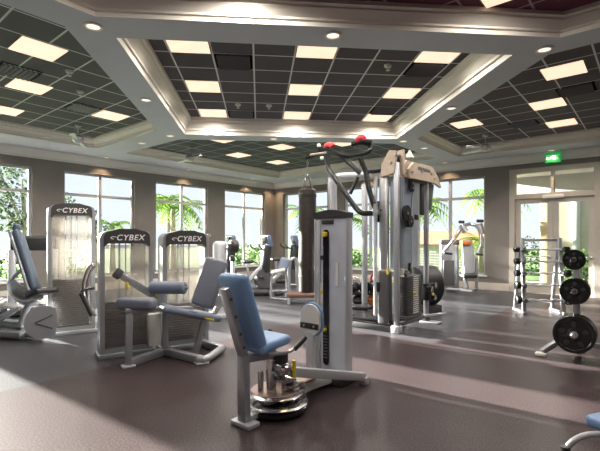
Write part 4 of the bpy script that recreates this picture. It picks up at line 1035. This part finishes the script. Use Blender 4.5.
# left background: treadmill consoles
def tread(label, x, y, rot):
    o = thing('treadmill', label, 'treadmill', (x, y, 0), rot, 'treadmills along the left window wall')
    m = MB(); m.box((0, .5, .10), (.80, 1.9, .16), None, .04, 3); m.build('deck', DKGREY, o)
    m = MB(); m.box((0, .6, .185), (.50, 1.6, .012)); m.build('belt', BLACK, o)
    for sx in (-1, 1):
        m = MB(); m.bar((sx * .36, -.32, .15), (sx * .36, -.22, 1.30), .09, .12, (1, 0, 0), .02); m.build('upright', PALE, o)
        m = MB(); m.tube([(sx * .36, -.24, 1.12), (sx * .36, .1, 1.08), (sx * .36, .25, 1.0)], .025, 10, 1); m.build('handrail', BLACK, o)
    m = MB(); m.box((0, -.24, 1.42), (.78, .14, .30), Matrix.Rotation(R(15), 4, 'X'), .05, 3); cs = m.build('console', BLACK, o)
    m = MB(); m.box((0, -.155, 1.45), (.34, .012, .18), Matrix.Rotation(R(15), 4, 'X'), .003); m.build('screen', GLOSSBLK, cs)
    return o
t0 = tread('black treadmill behind the slate back pad of the leg press', -5.35, 8.6, R(25))
dup(t0, 'black treadmill partly cut by the left picture edge', (-6.35, 8.35, 0), R(25))

# machine corner cut off at bottom right
bm_ = thing('abdominal_machine', 'curved silver tube and blue pad of a machine cut by the lower right corner', 'weight machine', (1.95, 2.45, 0), 0)
WW('base_tube', PALE, bm_, ([(566, 462, 2.5), (567, 447, 2.5), (574, 440, 2.5), (585, 435, 2.5), (600, 434, 2.52), (640, 437, 2.6)], .018))
WW('bumper', BLACK, bm_, ([(565, 446, 2.49), (566, 455, 2.49)], .026))
m = MB(); m.box(W(609, 424, 2.6), (.17, .2, .075), Matrix.Rotation(R(20), 4, 'Z'), .03, 3); m.build('pad', PADB, bm_, world=True)
m = MB(); a = W(607, 426, 2.6); m.cyl((a.x, a.y, 0.0), (a.x, a.y, a.z), .03, 12); a = W(567, 460, 2.5); m.cyl((a.x, a.y, 0), (a.x, a.y, a.z + .02), .021, 12); a = W(640, 437, 2.6); m.cyl((a.x, a.y, 0), (a.x, a.y, a.z), .021, 12); m.build('leg', PALE, bm_, world=True)

# ================================================================== OUTSIDE
mb = MB(); mb.box((RS / 2, -RT / 2, -.32), (150, 150, .2)); struct('lawn', mb, LAWN)
mb = MB(); mb.box((10.4, 2.2, -.11), (9, 3.6, .2)); struct('patio', mb, PAVE)
def frond(mb, base, a, L, droop, n=11, up=.55):
    d = Vector((math.cos(a), math.sin(a), 0)); side = Vector((-d.y, d.x, 0)); pts = []
    for k in range(n + 1):
        t = k / n; pts.append(base + d * (L * t * (1 - .15 * t)) + Z3 * (up * L * t - droop * L * t * t))
    for k in range(1, n):
        p = pts[k]; f = (pts[k + 1] - pts[k - 1]).normalized(); ll = L * .34 * math.sin(math.pi * (k + .6) / (n + .9)) ** .7
        for sgn in (-1, 1):
            e = p + (side * sgn * .8 + f * .55 - Z3 * .35).normalized() * ll; w = f * L * .028
            mb._add([p - w, p + w, e], [(0, 1, 2)])
    mb.tube(pts, [L * .011 * (1 - .8 * k / n) for k in range(n + 1)], 4)
def palm(label, s, t, h, L, nf=15, seed=1, lean=(0, 0)):
    rnd = random.Random(seed); o = thing('palm_tree', label, 'palm tree', LW(s, t, -.2), 0, 'palm trees outside the windows')
    m = MB(); m.tube([(0, 0, 0), (lean[0] * .4, lean[1] * .4, h * .5), (lean[0], lean[1], h)], [.16, .11, .09], 10, 2); m.build('trunk', BARK, o)
    m = MB()
    for k in range(nf):
        frond(m, Vector((lean[0], lean[1], h)), 2 * math.pi * k / nf + rnd.uniform(-.2, .2), L * rnd.uniform(.8, 1.1), rnd.uniform(.55, 1.15), up=rnd.uniform(.25, .85))
    m.build('fronds', GREEN1, o); return o
palm('palm with drooping fronds outside the second left window from the corner', -3.6, 2.55, 3.0, 2.0, 16, 3)
palm('tall palm outside, beside the one in the second left window from the corner', -6.0, 1.2, 3.6, 2.0, 14, 4)
palm('small low palm outside the left window behind the tall towers', -6.5, 3.8, 2.3, 1.3, 13, 5)
palm('palm close outside the back window with palms, left of its mullion', 4.9, -3.4, 3.0, 1.9, 16, 6)
palm('palm close outside the back window with palms, right of its mullion', 7.0, -6.4, 3.6, 2.0, 16, 7)
palm('palm further outside the back window behind the pec fly machine', 2.0, -8.8, 2.9, 1.8, 15, 8)
palm('broad low palm outside the back window with palms, in front of the pavilion', 5.7, -9.2, 1.6, 1.8, 16, 18)
palm('slender palm outside the back window next to the corner', -3.0, -6.0, 3.2, 1.9, 14, 9)
palm('palm outside the back window behind the pull-up frame', 1.2, -4.0, 2.6, 1.6, 14, 10)
def leaf_blob(mb, c, rad, n, size, rnd):
    for _ in range(n):
        v = Vector((rnd.gauss(0, 1), rnd.gauss(0, 1), rnd.gauss(0, 1))).normalized(); k = rnd.uniform(.75, 1.05)
        p = Vector(c) + Vector((v.x * rad[0], v.y * rad[1], v.z * rad[2])) * k
        a = Vector((rnd.gauss(0, 1), rnd.gauss(0, 1), rnd.gauss(0, 1))).normalized(); b = a.cross(v + Vector((.01, .02, .3))).normalized(); s = size * rnd.uniform(.6, 1.3)
        mb._add([p - a * s, p + b * s * .5, p + a * s, p - b * s * .5], [(0, 1, 2, 3)])
def tree(name, label, cat, s, t, h, blobs, seed, mt, size=.12, n=320, group=None):
    rnd = random.Random(seed); o = thing(name, label, cat, LW(s, t, -.2), 0, group)
    m = MB(); m.tube([(0, 0, 0), (.1, 0, h * .5), (0, .1, h)], [.14, .1, .05], 9, 1)
    for c, r in blobs: m.tube([(0.05, .05, h * .5), (c[0] * .5, c[1] * .5, (c[2] + h * .6) / 2), c], [.07, .05, .02], 6)
    m.build('trunk', BARK, o)
    m = MB()
    for c, r in blobs: leaf_blob(m, c, r, n, size, rnd)
    m.build('foliage', mt, o); return o
tree('shade_tree', 'large grey green tree outside the window at the left edge', 'tree', -11.0, 6.0, 4.2, [((0, 0, 4.6), (1.6, 1.6, 1.1)), ((-1.3, -.6, 3.8), (1.2, 1.2, 1.0)), ((1.0, .9, 3.3), (1.0, 1.0, .9)), ((-.3, -1.2, 2.8), (1.1, 1.1, .8)), ((-1.5, .3, 5.4), (1.3, 1.3, .9))], 21, GREEN3, .11, 460)
tree('sapling', 'thin young tree outside the second window from the left edge', 'tree', -5.5, 5.1, 2.5, [((0, 0, 2.6), (.3, .3, .35)), ((.1, 0, 2.0), (.5, .5, .45))], 22, GREEN3, .07, 150)
def hedge(label, s, t, L, along_s, h, seed, mt=GREEN2):
    rnd = random.Random(seed); o = thing('hedge', label, 'hedge', LW(s, t, -.2), -TH if along_s else -TH + R(90), 'hedges outside the windows')
    m = MB()
    for k in range(int(L / .55)): leaf_blob(m, (-L / 2 + .3 + k * .55, rnd.uniform(-.12, .12), h * .5), (.5, .45, h * .55 * rnd.uniform(.85, 1.12)), 200, .09, rnd)
    m.build('foliage', mt, o)
    m = MB()
    for k in range(int(L / .8)): m.tube([(-L / 2 + .4 + k * .8, 0, 0), (-L / 2 + .45 + k * .8, .05, h * .8)], .025, 6)
    m.build('stems', BARK, o)
hedge('low green hedge outside the left windows nearest the corner', -4.6, -1.9, 4.4, False, 1.3, 31)
hedge('low green hedge outside the window at the left edge', -3.2, 8.6, 4.4, False, 1.35, 32)
hedge('leafy green hedge outside the right-hand door leaf', 11.2, -5.6, 3.4, True, 1.3, 33)
hedge('green hedge outside the left-hand door leaf beside the column', 7.6, -9.6, 2.4, True, 1.7, 34)
hedge('low green hedge outside the back windows nearest the corner', -.6, -5.2, 4.6, True, 1.1, 35)
# neighbouring pavilion seen through the back window
pv = thing('garden_pavilion', 'low white sided pavilion with terracotta roof outside the back window', 'pavilion', LW(3.0, -12.5, -.2), -TH)
m = MB(); m.box((0, 0, .7), (4.6, 2.4, 1.4)); pw = m.build('wall', STUCW, pv)
m = MB()
for k in range(9): m.box((0, -1.215, .12 + k * .16), (4.6, .03, .02))
m.build('siding', OFFW, pw)
m = MB(); m.prism([(-1.5, 1.4), (1.5, 1.4), (0, 2.2)], -2.6, 2.6, Matrix.Rotation(R(90), 4, 'Z')); m.build('roof', ROOFT, pv)
# veranda beyond the double doors
vr = thing('veranda', 'cream veranda with round columns and pale ceiling beyond the double doors', 'veranda', LW(11.0, -3.4, -.0), -TH)
for x, nm in ((-1.35, 'column'), (1.9, 'column')):
    m = MB(); m.box((x, 0, 1.45), (.42, .42, 2.9), None, .02); m.build(nm, STUCCO, vr)
m = MB(); m.box((.2, -1.2, 3.72), (7, 3.2, .12)); m.build('ceiling_board', STUCW, vr)
m = MB(); m.box((.2, .05, 3.30), (7, .35, .75), None, .02); m.build('fascia', STUCW, vr)
nb = thing('neighbour_building', 'cream facade with pilasters far behind the door hedge', 'building', LW(12.4, -9.0, -.2), -TH)
m = MB(); m.box((0, 1, 2.2), (7, 2, 4.4)); m.build('wall', mat('pale peach stucco', (.48, .43, .33), .8, noise=.05, nscale=3), nb)
for k in range(5):
    m = MB(); m.box((-2.6 + k * 1.3, -.06, 2.0), (.28, .16, 4.0), None, .01); m.build('pilaster', STUCW, nb)

# ================================================================== LIGHT, SKY, CAMERA
w = bpy.data.worlds.new('sky'); scene.world = w; w.use_nodes = True; nt = w.node_tree
bg = nt.nodes['Background']; tc = nt.nodes.new('ShaderNodeTexCoord'); spx = nt.nodes.new('ShaderNodeSeparateXYZ'); rp = nt.nodes.new('ShaderNodeValToRGB')
nt.links.new(tc.outputs['Generated'], spx.inputs[0]); nt.links.new(spx.outputs['Z'], rp.inputs['Fac']); nt.links.new(rp.outputs['Color'], bg.inputs['Color'])
rp.color_ramp.elements[0].position = 0; rp.color_ramp.elements[0].color = (.84, .91, .97, 1)
rp.color_ramp.elements[1].position = .5; rp.color_ramp.elements[1].color = (.62, .78, .98, 1)
e = rp.color_ramp.elements.new(.16); e.color = (.76, .85, 1.0, 1)
bg.inputs['Strength'].default_value = 1.15
sun = bpy.data.lights.new('sun', 'SUN'); sun.energy = 68; sun.color = (1, .975, .87); sun.angle = R(.8)
so = bpy.data.objects.new('sun', sun); COL.objects.link(so)
sd = (V + U * .062).normalized() * math.cos(R(12.4)) - Z3 * math.sin(R(12.4))
so.rotation_euler = sd.to_track_quat('-Z', 'Y').to_euler(); so.location = (-15, 12, 8)

cam = bpy.data.cameras.new('camera'); co = bpy.data.objects.new('camera', cam); COL.objects.link(co)
cam.sensor_width = 36; cam.sensor_fit = 'HORIZONTAL'; cam.lens = F / 600 * 36; cam.shift_y = (HZ - 225.5) / 600; cam.clip_start = .05; cam.clip_end = 500
co.location = (0, 0, EYE); co.rotation_euler = (R(90), 0, 0); scene.camera = co
vs = scene.view_settings; vs.view_transform = 'Standard'; vs.look = 'None'; vs.gamma = 1; vs.use_curve_mapping = False; vs.exposure = 0
scene.cycles.use_denoising = True
scene.cycles.max_bounces = 8; scene.cycles.diffuse_bounces = 4; scene.cycles.transmission_bounces = 8; scene.cycles.transparent_max_bounces = 16
scene.cycles.sample_clamp_indirect = 6
